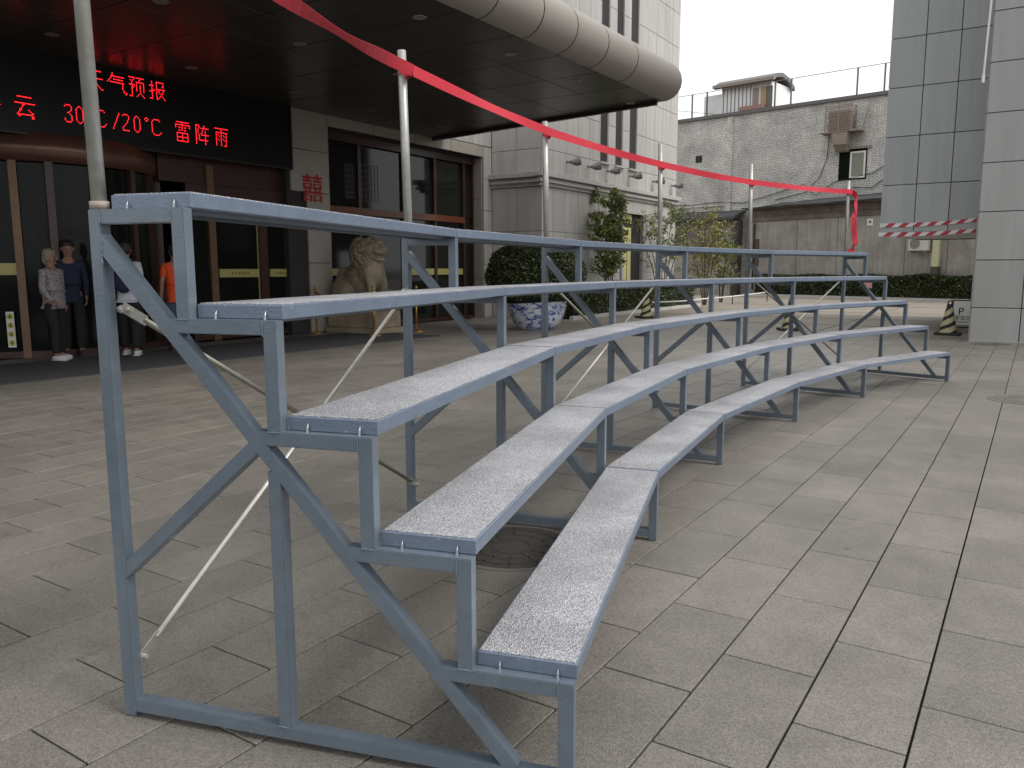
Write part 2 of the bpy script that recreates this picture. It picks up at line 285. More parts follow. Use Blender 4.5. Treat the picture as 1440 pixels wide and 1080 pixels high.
# ------------------------------------------------------------------ hotel building (left)
hotel = empty('hotel_building', (-13.1, 12, 0), 'stone clad hotel with deep canopy, revolving door and glazed lobby front on the left', 'building')
hotel.location = (0, 0, 0)
LX, Yb, WX = -13.1, 19.13, -11.46
b = MB()
b.box((-20, 19.17, 0), (WX - .05, 28.75, 15)); b.box((-20, -6, 4.40), (LX - .16, 19.1, 15)); b.box((-13.9, 11.7, 0), (LX - .05, 12.83, 4.5)); b.box((-14, 18.72, 0), (LX - .05, 19.2, 15))
b.box((-20, -6, -.1), (-16.5, 19.1, 4.5))
b.build('wall', M['core'], hotel)
T = .05
zr = [0, 1.25, 2.4, 3.6]; zu = [3.98, 4.6, 5.76, 6.92, 8.08, 9.24, 10.4, 11.56, 12.72, 14.0]
ys = [19.13, 19.74, 20.45, 21.18, 21.88, 22.57, 23.15, 23.62, 24.17, 24.65, 25.26, 26.0, 26.7, 27.4, 28.1, 28.8]
slots = [(22.57, 23.15), (23.62, 24.17), (24.65, 25.26)]
for z0, z1 in splits(zu):
    for y0, y1 in splits(ys):
        if z1 > 4.65 and any(a <= y0 < c for a, c in slots): continue
        panel('stone_panel', (WX - T, y0, z0), (WX, y1, z1), M['stone'], hotel)
    for x0, x1 in splits([LX, LX + .82, WX - .052], .006): panel('stone_panel', (x0, Yb, z0), (x1, Yb + T, z1), M['stone'], hotel)
for a, c in slots:
    w_ = MB().box((WX - .16, a + .01, 4.62), (WX - .10, c - .01, 14)).build('slot_window', M['winrec'], hotel)
    MB().box((WX - .099, a + .003, 4.61), (WX - .003, a + .025, 14)).box((WX - .099, c - .025, 4.61), (WX - .003, c - .003, 14)).build('window_reveal', M['stone'], w_)
    for z in (6.92, 9.24, 11.56): MB().box((WX - .099, a + .03, z - .03), (WX - .07, c - .03, z + .03)).build('glazing_bar', M['winrec'], w_)
    MB().box((WX - .155, a - .05, 4.56), (WX + .09, c + .05, 4.607)).build('sill', M['sill'], w_)
yl = [19.13, 19.74, 20.45, 21.18, 21.9, 22.6, 23.3, 24.1]
for z0, z1 in splits(zr):
    for y0, y1 in splits(yl + []): panel('stone_panel', (WX - T, y0, z0), (WX, y1, z1), M['stone'], hotel)
    for y0, y1 in splits([25.85, 26.6, 27.35, 28.1, 28.8]): panel('stone_panel', (WX - T, y0, z0), (WX, y1, z1), M['stone'], hotel)
    for x0, x1 in splits([LX, LX + .82, WX - .052], .006): panel('stone_panel', (x0, Yb, z0), (x1, Yb + T, z1), M['stone'], hotel)
panel('stone_panel', (WX - T, 24.106, 3.26), (WX, 25.844, 3.594), M['stone'], hotel)
# cornice: three stepped courses
c = MB()
for z0, z1, p in ((3.604, 3.70, .05), (3.70, 3.78, .13), (3.78, 3.84, .08), (3.84, 3.975, .2)):
    c.box((WX - .02, 19.0 - p, z0), (WX + p, 28.8 + p * .3, z1)); c.box((LX + .001, Yb - p, z0), (WX - .021, Yb + .02, z1))
c.build('cornice', M['stone'], hotel, bevel=.008)
# side entrance in the wing
d = MB().box((WX - .1, 24.2, 0), (WX - .06, 25.75, 3.17)).build('side_door', M['glass'], hotel)
MB().box((WX - .05, 24.11, 0), (WX + .07, 24.2, 3.25)).box((WX - .05, 25.75, 0), (WX + .07, 25.84, 3.25)).box((WX - .05, 24.2, 3.17), (WX + .07, 25.75, 3.25)).build('door_surround', M['stone'], d)
ys_ = mat('yellow_door_leaf', (.6, .56, .26), .5)
for y0, y1, z0, z1 in ((24.42, 24.66, .1, 2.72), (24.72, 24.98, .1, 2.72), (24.4, 25.0, 2.86, 3.14)): MB().box((WX - .055, y0, z0), (WX - .03, y1, z1)).build('yellow_panel', ys_, d)
# floodlights
for y in (20.5, 21.76, 23.05, 24.7, 26.6, 28.3):
    f = MB().bar((WX, y, 4.38), (WX + .26, y, 4.30), .05, .05).build('floodlight', M['steel'], hotel)
    MB().tube([(WX + .2, y - .12, 4.34), (WX + .27, y + .05, 4.36), (WX + .36, y + .13, 4.39)], [.05, .11, .12], 10).build('lamp_head', M['steel'], f)
# lobby upper wall, pillar, jamb
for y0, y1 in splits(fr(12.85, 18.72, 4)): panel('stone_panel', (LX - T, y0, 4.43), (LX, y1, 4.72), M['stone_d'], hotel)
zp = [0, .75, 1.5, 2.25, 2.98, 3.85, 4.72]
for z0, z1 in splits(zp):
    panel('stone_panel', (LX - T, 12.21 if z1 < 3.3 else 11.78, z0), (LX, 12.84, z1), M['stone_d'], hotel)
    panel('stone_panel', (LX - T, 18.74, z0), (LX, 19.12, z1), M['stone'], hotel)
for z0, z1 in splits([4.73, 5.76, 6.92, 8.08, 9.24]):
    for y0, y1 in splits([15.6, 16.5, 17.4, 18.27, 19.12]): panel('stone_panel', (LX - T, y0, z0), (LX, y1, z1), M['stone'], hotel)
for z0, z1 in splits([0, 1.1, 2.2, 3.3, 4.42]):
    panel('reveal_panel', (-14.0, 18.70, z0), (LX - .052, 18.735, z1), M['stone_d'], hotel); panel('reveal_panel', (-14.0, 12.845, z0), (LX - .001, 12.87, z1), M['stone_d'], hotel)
# tall lobby windows between pillar and wing
GX = -13.5
ms = [12.9, 14.15, 15.77, 16.97, 18.25, 18.69]
fr_ = MB().box((GX - .05, 12.88, 4.22), (GX + .12, 18.69, 4.42)).build('window_frame', M['wood'], hotel)
MB().box((GX - .05, 12.88, 0), (GX + .1, 18.69, .08)).build('bottom_rail', M['wood'], fr_)
for y in ms: MB().box((GX - .04, y - .05, .08), (GX + .08, y + .05, 4.22)).build('mullion', M['wood'], fr_)
MB().box((GX - .03, 12.95, 2.62), (GX + .13, 18.2, 2.78)).build('transom', M['orange'], fr_)
for i in range(5):
    y0, y1 = ms[i] + .05, ms[i + 1] - .05
    MB().box((GX - .02, y0, 2.79), (GX, y1, 4.21)).build('window_pane', M['wglass'], hotel)
    p = MB().box((GX - .02, y0, .09), (GX, y1, 2.61)).build('window_pane', M['wglass'], hotel)
    if i in (0, 2, 3):
        MB().box((GX + .03, y0 + .02, 1.22), (GX + .06, y1 - .02, 1.38)).build('push_bar', M['brass'], p)
for (y0, y1, z0, z1) in ((13.75, 14.05, 3.0, 3.75), (14.3, 14.85, 2.95, 3.8)):   # thin grey bars imitating a building's window grid reflected in the panes
    q = MB()
    for i in range(6):
        yy = y0 + (y1 - y0) * i / 5; q.box((GX + .004, yy - .006, z0), (GX + .008, yy + .006, z1))
    for i in range(7):
        zz = z0 + (z1 - z0) * i / 6; q.box((GX + .009, y0, zz - .005), (GX + .012, y1, zz + .005))
    q.build('reflected_lattice', mat('reflection_grey', (.1, .1, .1), .5), hotel)
# door wall between the drum and the pillar
DX = -13.3
MB().box((DX - .1, 8.9, 2.95), (DX - .02, 12.2, 3.5)).build('door_fascia', M['wood'], hotel)
df = MB().box((DX - .05, 9.4, 2.72), (DX + .03, 12.2, 2.94)).build('door_frame', M['wood'], hotel)
for y, w_, m_ in ((9.93, .15, 'bronze'), (11.13, .2, 'wood'), (12.1, .15, 'wood'), (9.45, .08, 'wood')):
    MB().box((DX - .06, y - w_ / 2, 0), (DX + .05, y + w_ / 2, 2.72 if w_ != .15 or y > 10 else 3.3)).build('door_post', M[m_], df)
for y0, y1, n in ((10.01, 11.02, 1), (11.24, 12.02, 1), (9.5, 9.85, 0)):
    dl = MB().box((DX - .03, y0, .02), (DX - .01, y1, 2.7)).build('glass_door', M['glass'], hotel)
    MB().box((DX - .008, y0, .02), (DX + .012, y1, .12)).build('kick_rail', M['wood'], dl)
    if n:
        hb = MB().box((DX + .02, y0 + .03, 1.21), (DX + .045, y1 - .03, 1.37)).build('push_bar', M['brass'], dl)
        tx = MB()
        for q in range(6):
            yy = (y0 + y1) / 2 - .2 + q * .075; tx.box((DX + .045, yy, 1.275), (DX + .048, yy + .05, 1.29)); tx.box((DX + .045, yy + .01, 1.295), (DX + .048, yy + .04, 1.31))
        tx.build('bar_lettering', M['letter'], dl)
        MB().box((DX - .008, (y1 - .02), .5), (DX + .012, y1, 2.5)).build('door_edge', M['brass'], dl)
# revolving door drum
CX, CY, R_ = -14.75, 7.45, 2.0
dr = MB().lathe([(R_ - .1, 3.0), (R_, 3.0), (R_, 3.42), (R_ - .1, 3.42)], 48, (CX, CY, 0), a0=-1.9, a1=1.9).build('revolving_door_fascia', M['woodl'], hotel, smooth=False)
for p in dr.data.polygons: p.use_smooth = abs(p.normal.z) < .5
MB().lathe([(.01, 3.41), (R_ - .02, 3.41)], 48, (CX, CY, 0)).build('drum_roof', M['wood'], dr)
for a in (-.60, -.36, -.02, .33, .62, .95, -1.0): 
    MB().box((-.03, -.055, 0), (.05, .055, 3.0)).build('drum_post', M['bronze'] if a == -.60 else M['wood'], dr, loc=(CX + (R_ - .03) * math.cos(a), CY + (R_ - .03) * math.sin(a), 0), rz=a)
MB().lathe([(R_ - .06, .1), (R_ - .06, 2.98)], 48, (CX, CY, 0), a0=-1.5, a1=1.5).build('curved_glass', M['glass'], dr, smooth=True)
MB().lathe([(R_ - .07, 0), (R_ + .01, 0), (R_ + .01, .1), (R_ - .07, .1)], 48, (CX, CY, 0), a0=-1.5, a1=1.5).build('drum_base', M['wood'], dr)
MB().lathe([(R_ - .03, 1.28), (R_ - .01, 1.28), (R_ - .01, 1.46), (R_ - .03, 1.46)], 14, (CX, CY, 0), a0=-1.05, a1=-.6).build('push_bar', M['brass'], dr)
for w_ in (.35,): MB().box((-15.6, 3.5, 0), (-13.35, 5.2, 3.4)).build('side_wall', M['wood'], hotel)
# canopy
SZ = 4.65
can = MB().hexa([(-19, -6, SZ + .1), (-6.5, -6, SZ + .1), (-6.5, 15.5, SZ + .1), (-19, 17.6, SZ + .1), (-19, -6, 5.3), (-6.5, -6, 5.3), (-6.5, 15.5, 5.3), (-19, 17.6, 5.3)]).build('canopy', M['core'], hotel)
xs = [-13.1, -12.0, -10.9, -9.8, -8.7, -7.55, -6.5]; yy = [-4.2 + 1.3 * i for i in range(17)]
def yfar(x): return 15.5 + (x + 6.5) * -.17
for x0, x1 in splits(xs, .008):
    for y0, y1 in splits(yy, .008):
        if y0 > yfar(x1): continue
        ya, yc = min(y1, yfar(x0)), min(y1, yfar(x1))
        if ya - y0 < .05: continue
        if y1 < yfar(x1): panel('soffit_panel', (x0, y0, SZ), (x1, y1, SZ + .08), M['soffit'], can, bev=.004)
        else: MB().hexa([(x0, y0, SZ), (x1, y0, SZ), (x1, yc, SZ), (x0, ya, SZ), (x0, y0, SZ + .08), (x1, y0, SZ + .08), (x1, yc, SZ + .08), (x0, ya, SZ + .08)]).build('soffit_panel', M['soffit'], can)
rb = .37
def arc(nrm, c0, r=rb, n=10):
    return [(c0[0] + nrm[0] * r * math.cos(t), c0[1] + nrm[1] * r * math.cos(t), SZ + r + r * math.sin(t)) for t in [(-.5 + i / n) * math.pi for i in range(n + 1)]]
def strip(rows, name):
    n = len(rows[0]); v = [p for r in rows for p in r]; f = []
    for i in range(len(rows) - 1):
        for j in range(n - 1): f.append((i * n + j, (i + 1) * n + j, (i + 1) * n + j + 1, i * n + j + 1))
    return me_obj(name, v, f, M['bull'], can, smooth=True)
yj = [14.87, 13.5, 12.35, 11.3, 10.3, 9.2, 8.1, 7.0, 5.9, 4.8, 3.7, 2.6, 1.5, .4, -.7, -1.8, -2.9, -4, -6]
strip([arc((1, 0), (-6.5, 14.86)), arc((1, 0), (-6.5, 15.5))] + [arc((math.cos(a), math.sin(a)), (-6.5, 15.5)) for a in (.2, .4, .6, .8, 1.0, 1.2, 1.38)], 'fascia_corner')
for i in range(len(yj) - 1): strip([arc((1, 0), (-6.5, yj[i + 1] + .012)), arc((1, 0), (-6.5, yj[i] - .012))], 'fascia_segment')
MB().tube([(-6.5, -6, SZ + rb), (-6.5, 15.5, SZ + rb)], rb - .012, 20).build('fascia_core', M['core'], can)
strip([arc((.187, .982), (-6.5, 15.5)), arc((.187, .982), (-19, 17.67))], 'fascia_segment')
MB().hexa([(-13.1, 16.46, SZ - .07), (-6.6, 15.42, SZ - .07), (-6.6, 15.49, SZ - .07), (-13.1, 16.56, SZ - .07), (-13.1, 16.46, SZ + .05), (-6.6, 15.42, SZ + .05), (-6.6, 15.49, SZ + .05), (-13.1, 16.56, SZ + .05)]).build('drip_edge', M['soffit'], can)
for x in (-11.93, -9.38, -6.95 - .15):
    for y in (2, 4.2, 6.45, 8.7, 10.9, 13.0, 15.3):
        if y > yfar(x) - .2: continue
        dl = MB().lathe([(.06, -.004), (.085, -.012), (.1, -.004)], 16, (x, y, SZ)).build('downlight', M['lampw'], can)
        MB().lathe([(.001, 0), (.062, -.003)], 16, (x, y, SZ)).build('lamp_lens', M['lampd'], dl)

# ------------------------------------------------------------------ led board and signs on the lobby front
G = {'多': "......##......../......#####...../.....##...##..../....#....##...../..##.#..#......./......##......../....##..#......./..##....#####.../.......#....##../.....##....#..../...##..#..#...../........##....../.......##......./.....##........./...##.........../##..............",
'云': "................/...##########.../................/................/................/.##############./......##......../......#........./.....#........../....##....#...../....#......#..../...#........##../..###########.../...##.......##../............##../...............",
'雷': ".############.../......#........./##############../#.....#......#../#..##.#.##...#../......#........./...##.#.##....../................/.###########..../.#....#....#..../.#....#....#..../.###########..../.#....#....#..../.#....#....#..../.###########..../................",
'阵': "####....#......./#..#....#......./#..#.########.../#.#....#......../#.#...#..#....../##....#..#....../#.#..#...#....../#..#.########.../#..#.....#....../#..#.....#....../##.#.....#....../#..#########..../#........#....../#........#....../#........#....../................",
'雨': "##############../......#........./......#........./.############.../.#....#....#..../.#.#..#.#..#..../.#..#.#..#.#..../.#....#....#..../.#.#..#.#..#..../.#..#.#..#.#..../.#....#....#..../.#....#....#..../.#....#....#..../.#....#..###..../................/................",
'天': "................/..###########.../.......#......../.......#......../.......#......../.......#......../.#############../.......#......../......#.#......./......#.#......./.....#...#....../....#.....#...../...#.......#..../.##.........##.../................/................",
'气': "....#.........../....#.........../...###########../...#............/..#..########.../.#............../#.############../............#.../............#.../............#.../............#.../.............#../.............#.#/..............##/................/................",
'预': "#####.#######.../....#....#....../.#.#....#......./..#...#######.../..#...#.....#.../#####.#..#..#.../..#.#.#..#..#.../..##..#..#..#.../..#...#..#..#.../..#...#..#..#.../..#......#....../..#.....#.#...../..#....#...#..../###...#.....#.../................/................",
'报': "..#...#######.../..#...#.....#.../..#...#.....#.../####..#....##.../..#...#........./..#...########../..###.#.#...#.../###...#.#..#..../..#...#..#.#..../..#...#...#...../..#...#..#.#..../..#...#.#...#.../###...##.....#../................/................/................",
'3': ".####./#....#/.....#/.....#/....#./..##../....#./.....#/.....#/#....#/#....#/.####.", '0': "..##../.#..#./#....#/#....#/#....#/#....#/#....#/#....#/#....#/#....#/.#..#./..##..", '2': ".####./#....#/.....#/.....#/....#./....#./...#../..#.../.#..../#...../#...../######",
'C': "..#####../.#.....#./#......../#......../#......../#......../#......../#......../#......../#.......#/.#.....#./..#####..", '/': ".....#/.....#/....#./....#./...#../...#../..#.../..#.../.#..../.#..../#...../#.....", '°': ".##./#..#/.##."}
board = empty('led_display_board', (-13.02, 8, 3.38), 'long black LED board over the revolving door showing red weather forecast lettering', 'led sign')
bl = (-.0, 0, 0)
MB().box((-.05, -6, .0), (.03, 3.74, 1.27)).build('display_panel', M['led'], board)
MB().box((.031, -6, 0), (.05, 3.74, .03)).box((.031, 3.70, .031), (.05, 3.74, 1.26)).build('display_frame', M['rail'], board)
dots = MB(); pit = .0208
def glyph(ch, y, zc):
    rows = G[ch].split('/'); n = len(rows); top = zc + (n if ch != '°' else 12) * pit / 2 if ch in '320C/°' else zc + 15 * pit / 2
    for r, row in enumerate(rows):
        for cc, q in enumerate(row):
            if q != '#': continue
            yy = y + cc * pit * (1.0 if ch in '320C/°' else 1.03) - 8; zz = top - r * pit * 1.12 - 3.38; k = len(dots.v); s = .0094
            dots.v += [(.0325, yy - s, zz), (.0325, yy, zz - s), (.0325, yy + s, zz), (.0325, yy, zz + s), (.036, yy, zz)]; dots.f += [(k, k + 1, k + 4), (k + 1, k + 2, k + 4), (k + 2, k + 3, k + 4), (k + 3, k, k + 4)]; dots.m += [0] * 4
for ch, y in (('多', 5.9), ('云', 6.37), ('3', 7.13), ('0', 7.31), ('°', 7.48), ('C', 7.63), ('/', 7.92), ('2', 8.09), ('0', 8.29), ('°', 8.49), ('C', 8.62), ('雷', 9.08), ('阵', 9.49), ('雨', 9.90)): glyph(ch, y, 3.8)
for ch, y in (('天', 7.5), ('气', 7.87), ('预', 8.25), ('报', 8.62)): glyph(ch, y, 4.4)
dots.build('lit_dot', M['ledon'], board, 'stuff')
XI = '.....##..........##...../.....##..........##...../########################/.##########..##########./.....##..........##...../.##########..##########./.##########..##########./......................../.##########..##########./.##......##..##......##./.##......##..##......##./.##########..##########./.##########..##########./...#....##....##....##../...##..##......##..##.../###########.############/###########.############/......................../.##########..##########./.###.....##..##......##./.##......##..##......##./.###.....##..##......##./.##########..##########./.###.....##..##......##.'
q = MB()
for r, row in enumerate(XI.split('/')):
    i = 0
    while i < 24:
        if row[i] == '#':
            j = i
            while j < 24 and row[j] == '#': j += 1
            q.box((0, i * .0235 - .28, .58 - r * .0237 - .0245), (.012, j * .0235 - .28, .58 - r * .0237)); i = j
        else: i += 1
o = q.build('paper_cut_sign', M['red'], loc=(LX + .003, 12.36, 2.78)); tag(o, 'red double happiness paper cut on the stone pillar left of the lion', 'sign')
st = empty('safety_sticker', (CX + R_ * math.cos(-.70) + .0, CY + R_ * math.sin(-.70), .17), 'white vertical sticker with four yellow pictograms on the revolving door', 'sticker', rz=-.70)
MB().box((.0, -.055, 0), (.006, .055, .55)).build('backing', M['white'], st)
for i in range(4):
    ic = MB().tube([(.006, 0, .07 + i * .135), (.01, 0, .07 + i * .135)], .045, 14).build('pictogram', M['iclit'], st)
    MB().box((.010, -.02, .05 + i * .135), (.012, .02, .065 + i * .135)).box((.010, -.007, .066 + i * .135), (.012, .007, .1 + i * .135)).build('pictogram_mark', M['black'], ic)
o = MB().box((-12.35, 2.0, .001), (-10.2, 13.0, .014)).build('entrance_mat', M['mat_']); tag(o, 'long dark rubber mat running along the hotel entrance', 'mat')

# ------------------------------------------------------------------ guardian lion
lion = empty('guardian_lion', (-12.28, 12.95, 0), 'weathered stone guardian lion sitting on a block between brass posts', 'statue')
pl = MB().box((-.72, -.45, 0), (.75, .46, .12)).box((-.67, -.41, .12), (.70, .42, .5)).box((-.72, -.45, .5), (.75, .46, .62)).build('plinth', M['plinth'], lion, bevel=.02)
s = MB(); z0 = .62
def E_(x, y, z, a, b_, c_, ry=0): s.ell((x * 1.1, y * 1.1, z0 + z), (a * 1.1, b_ * 1.1, c_ * 1.04), 18, 12, Matrix.Rotation(ry, 3, 'Y'))
E_(-.36, 0, .34, .34, .34, .32); E_(-.05, 0, .5, .36, .28, .4, -.5); E_(.22, 0, .66, .27, .27, .38, .1); E_(.12, 0, .95, .27, .27, .3)
for sg in (-1, 1):
    E_(-.3, sg * .24, .27, .28, .14, .27); E_(.05, sg * .3, .07, .2, .09, .08)
    s.tube([(.3, sg * .17, z0 + .75), (.42, sg * .19, z0 + .4), (.43, sg * .19, z0 + .08)], [.14, .1, .085], 12); E_(.5, sg * .19, .065, .14, .1, .075)
    for k in range(3): E_(.62, sg * .19 - .055 + k * .055, .045, .045, .03, .045)
    E_(.1, sg * .24, 1.15, .05, .05, .1)
E_(.24, 0, 1.14, .25, .24, .25); E_(.45, 0, 1.13, .16, .17, .1, .08); E_(.56, 0, 1.17, .07, .09, .055); E_(.42, 0, .97, .15, .14, .055, .3)
for sg in (-1, 1): E_(.4, sg * .11, 1.25, .08, .07, .05); E_(.46, sg * .1, 1.205, .035, .035, .03)
E_(.45, 0, 1.3, .08, .1, .04); E_(.52, .2, .17, .14, .14, .14)
for i in range(260):      # curls of the mane
    a = RNG.uniform(-math.pi * .95, math.pi * .95); h = RNG.uniform(.72, 1.4); t = (h - 1.06) / .36
    rr = .29 * math.sqrt(max(.1, 1 - t * t * .8)); x = .1 - rr * math.cos(a); 
    if x > .3 : continue
    y = rr * math.sin(a); E_(x, y, h, .04, .04, .04)
s.tube([(-.62, 0, z0 + .2), (-.72, .0, z0 + .45), (-.6, 0, z0 + .7), (-.45, 0, z0 + .75)], [.07, .09, .1, .05], 10)
s.tube([(.36, 0, z0 + .82), (.43, 0, z0 + .7), (.42, 0, z0 + .6)], [.05, .06, .05], 8)
o = s.build('lion_statue', M['lion'], lion, smooth=True); rm = o.modifiers.new('remesh', 'REMESH'); rm.mode = 'VOXEL'; rm.voxel_size = .014; rm.use_smooth_shade = True
def stanchion(x, y, label):
    e = empty('rope_stanchion', (x, y, 0), label, 'barrier post', 'brass rope posts around the stone lion')
    MB().lathe([(.001, 0), (.15, 0), (.15, .015), (.05, .035), (.02, .05)], 20).build('base', M['gold'], e, smooth=True)
    MB().tube([(0, 0, .03), (0, 0, .9)], .018, 12).build('pole', M['gold'], e, smooth=True)
    MB().ell((0, 0, .97), (.035, .035, .042), 14, 8).tube([(0, 0, .88), (0, 0, .93)], .032, 12).build('finial', M['gold'], e, smooth=True)
stanchion(-12.9, 12.15, 'brass rope post at the rear left corner of the stone lion plinth'); stanchion(-11.3, 12.22, 'middle brass rope post, in front of the lion plinth corner'); stanchion(-11.33, 13.6, 'brass rope post right of the stone lion, standing on the paving')
for (a, b_, lb) in (((-12.9, 12.15), (-11.3, 12.22), 'dark red rope hanging across the long side of the lion plinth'), ((-11.3, 12.22), (-11.33, 13.6), 'dark red rope hanging on the right side of the lion plinth')):
    pts = [(a[0] + (b_[0] - a[0]) * i / 12, a[1] + (b_[1] - a[1]) * i / 12, .88 - .25 * math.sin(math.pi * i / 12)) for i in range(13)]
    tag(MB().tube(pts, .017, 8).build('barrier_rope', M['rope'], smooth=True), lb, 'rope')

# ------------------------------------------------------------------ riser
P = [(-.907, 1.693), (-1.504, 3.643), (-1.741, 5.36), (-1.699, 7.277), (-1.437, 9.047), (-.812, 10.906)]
Nn = [(-.9596, -.2815), (-.9758, -.2187), (-.9963, -.0856), (-.9996, .0267), (-.9878, .156), (-.9632, .2686)]
d_, H1, HH, TP, UB = .2701, .3106, .3, .0418, 1.395
riser = empty('choir_riser', (0, 0, 0), 'curved five tier blue grey steel standing riser with silver anti-slip benches', 'riser')
TB = .04
def mk(bar_list, name, off):
    b = MB()
    for p0, p1 in bar_list: b.bar((p0[0], off, p0[1]), (p1[0], off, p1[1]), TB - .0006 * random.random(), TB, (0, 1, 0))
    me = bpy.data.meshes.new(name); me.from_pydata(b.v, [], b.f); me.materials.append(M['blue']); 
    bm = bmesh.new(); bm.from_mesh(me); bmesh.ops.bevel(bm, geom=bm.edges[:], offset=.0022, segments=2, affect='EDGES'); bm.to_mesh(me); bm.free(); return me
steps = []
for t in range(1, 6):
    z = H1 + (t - 1) * HH; u0 = (t - 1) * d_; u1 = t * d_ + TB if t < 5 else UB
    steps.append(((u0 + TB - .003, z - .02), (.16 + (z - .07) / 1.1403 if t < 5 else UB - TB + .003, z - .02)))
    zb = H1 + (t - 2) * HH if t > 1 else 0
    steps.append(((u0 + .02, zb - .003 if t > 1 else 0), (u0 + .02, z)))
defs = [('rear_post', [((UB - .02, 0), (UB - .02, H1 + 4 * HH))]), ('bottom_rail', [((TB - .003, .036), (UB - TB + .003, .036))]),
        ('diagonal_tube', [((1.372, 1.432), (.16, .05))]), ('middle_post', [((.835, .05), (.835, .80))]), ('corner_brace', [((1.368, .452), (.89, .868))])]
bank = {}
for var, off in (('a', .013), ('m', 0.), ('z', -.013)):
    bank[var] = (mk(steps, 'stepped_frame', off), [(n, mk(bl_, n, off)) for n, bl_ in defs])
for k in range(6):
    me, subs = bank['a' if k == 0 else 'z' if k == 5 else 'm']
    f = bpy.data.objects.new('support_frame', me); f.location = (P[k][0], P[k][1], 0.003); f.rotation_euler = (0, 0, math.atan2(Nn[k][1], Nn[k][0])); link(f, riser)
    if k == 0: f['label'] = 'near end frame seen side on'
    for n, m2 in subs: link(bpy.data.objects.new(n, m2), f)
def fp0(k, u, z, s_=0): return Vector((P[k][0] + Nn[k][0] * u + Nn[k][1] * s_, P[k][1] + Nn[k][1] * u - Nn[k][0] * s_, z))
wb = MB()
def bead(a, c_):
    a, c_ = Vector(a), Vector(c_); n = max(3, int((c_ - a).length / .006)); wb.tube([a.lerp(c_, i / n) + Vector((random.uniform(-.0008, .0008), 0, random.uniform(-.0008, .0008))) for i in range(n + 1)], [random.uniform(.0018, .0032) for _ in range(n + 1)], 5)
sf = -.0335
for t in range(1, 6):
    z = H1 + (t - 1) * HH; u = (t - 1) * d_ + TB
    bead(fp0(0, u, z - TB, sf), fp0(0, u, z, sf))
    if t < 5: bead(fp0(0, u + d_ - TB, z + .001, sf), fp0(0, u + d_, z + .001, sf))
for uu, za, ua, zb_ in ((UB - TB, H1 + 4 * HH - TB, UB - TB, H1 + 4 * HH), (UB - TB, .016, UB - TB, .056), (UB - TB, 1.36, UB - TB, 1.43), (.815, .057, .855, .057), (UB - TB, .455, UB - TB, .50)):
    bead(fp0(0, uu, za, sf), fp0(0, ua, zb_, sf))
wb.build('weld_bead', M['blue'], riser, 'stuff')
def fp(k, u, z, s_=0): return Vector((P[k][0] + Nn[k][0] * u + Nn[k][1] * s_, P[k][1] + Nn[k][1] * u - Nn[k][0] * s_, z))
for t in range(5):
    for k in range(5):
        z = H1 + t * HH + .0035; ua, ub = t * d_ + .001 - .004, (t + 1) * d_ - .004 if t < 4 else t * d_ + .262
        g0 = .0 if k == 0 else .003; g1 = .0 if k == 4 else .003
        if k == 4: g1 = -.002
        jz = random.uniform(-.0012, .0012)
        q = [fp(k, ua, 0, g0), fp(k + 1, ua, 0, -g1), fp(k + 1, ub, 0, -g1), fp(k, ub, 0, g0)]
        b = MB().hexa([(v.x, v.y, z) for v in q] + [(v.x, v.y, z + TP - .002 + jz) for v in q])
        o = b.build('bench_plank', M['blueb'], riser, bevel=.003)
        cen = sum(q, Vector()) / 4
        ins = []
        for i, v in enumerate(q):
            w1 = (q[(i + 1) % 4] - v).normalized(); w2 = (q[i - 1] - v).normalized(); ins.append(v + (w1 + w2) * .006)
        zt = z + TP - .002 + jz + .0006
        MB().hexa([(v.x, v.y, zt) for v in ins] + [(v.x, v.y, zt + .0022) for v in ins]).build('tread_sheet', M['tread'], o)
        # channel rails beneath
        br = MB()
        for u in (ua + .07, ub - .07):
            a, c_ = fp(k, u, z - .006, .05), fp(k + 1, u, z - .006, -.05); br.bar(a, c_, .03, .012, (Nn[k][0], Nn[k][1], 0))
        br.build('under_rail', M['blue'], o)
        if k == 0:
            for u in (ua + .05, ua + .205):
                MB().tube([fp(0, u, z - .004, -.009), fp(0, u, z + .012, -.007), fp(0, u, z + .022, -.003)], [.004, .003, .0006], 6).build('weld_pin', M['weld'], o)
tops = [2.75, 2.47, 2.42, 2.52, 2.52, 2.47]
for k in range(6):
    uc = UB - .012 if k == 0 else UB - .035; b0 = fp(k, uc, H1 + 4 * HH + .001, .0); ln = .02
    b1 = fp(k, uc + ln, tops[k] + (.5 if k == 0 else 0), -.01 * (k == 0)); mid = b0 + (b1 - b0) * .05
    o = MB().tube([b0, b1], .0225 if k else .0205, 18).build('guard_pole', M['galv'], riser, smooth=True)
    b2 = b0 + (b1 - b0) * (.004 / (b1.z - b0.z)); b3 = b0 + (b1 - b0) * (.026 / (b1.z - b0.z))
    MB().tube([b2, b3], .0262, 14).build('pole_collar', M['rust'], o, smooth=True)
def rod(p0, p1, m_):
    d = (p1 - p0).normalized(); b = MB(); o = b.tube([p0 + d * .07, p1 - d * .07], .0095, 12).build('cross_brace', m_, riser, smooth=True)
    sd = Vector((0, 0, 1)).cross(d).normalized(); up = d.cross(sd)
    MB().bar(p0 - d * .015, p0 + d * .085, .006, .03, sd).build('flattened_end', M['galv'], o); MB().bar(p1 - d * .085, p1 + d * .015, .006, .03, sd).build('flattened_end', M['galv'], o)
    for p in (p0, p1): MB().tube([p - sd * .018, p + sd * .03], .008, 8).ell(p + sd * .018, (.012, .012, .012), 8, 6).build('bolt', M['galvb'], o)
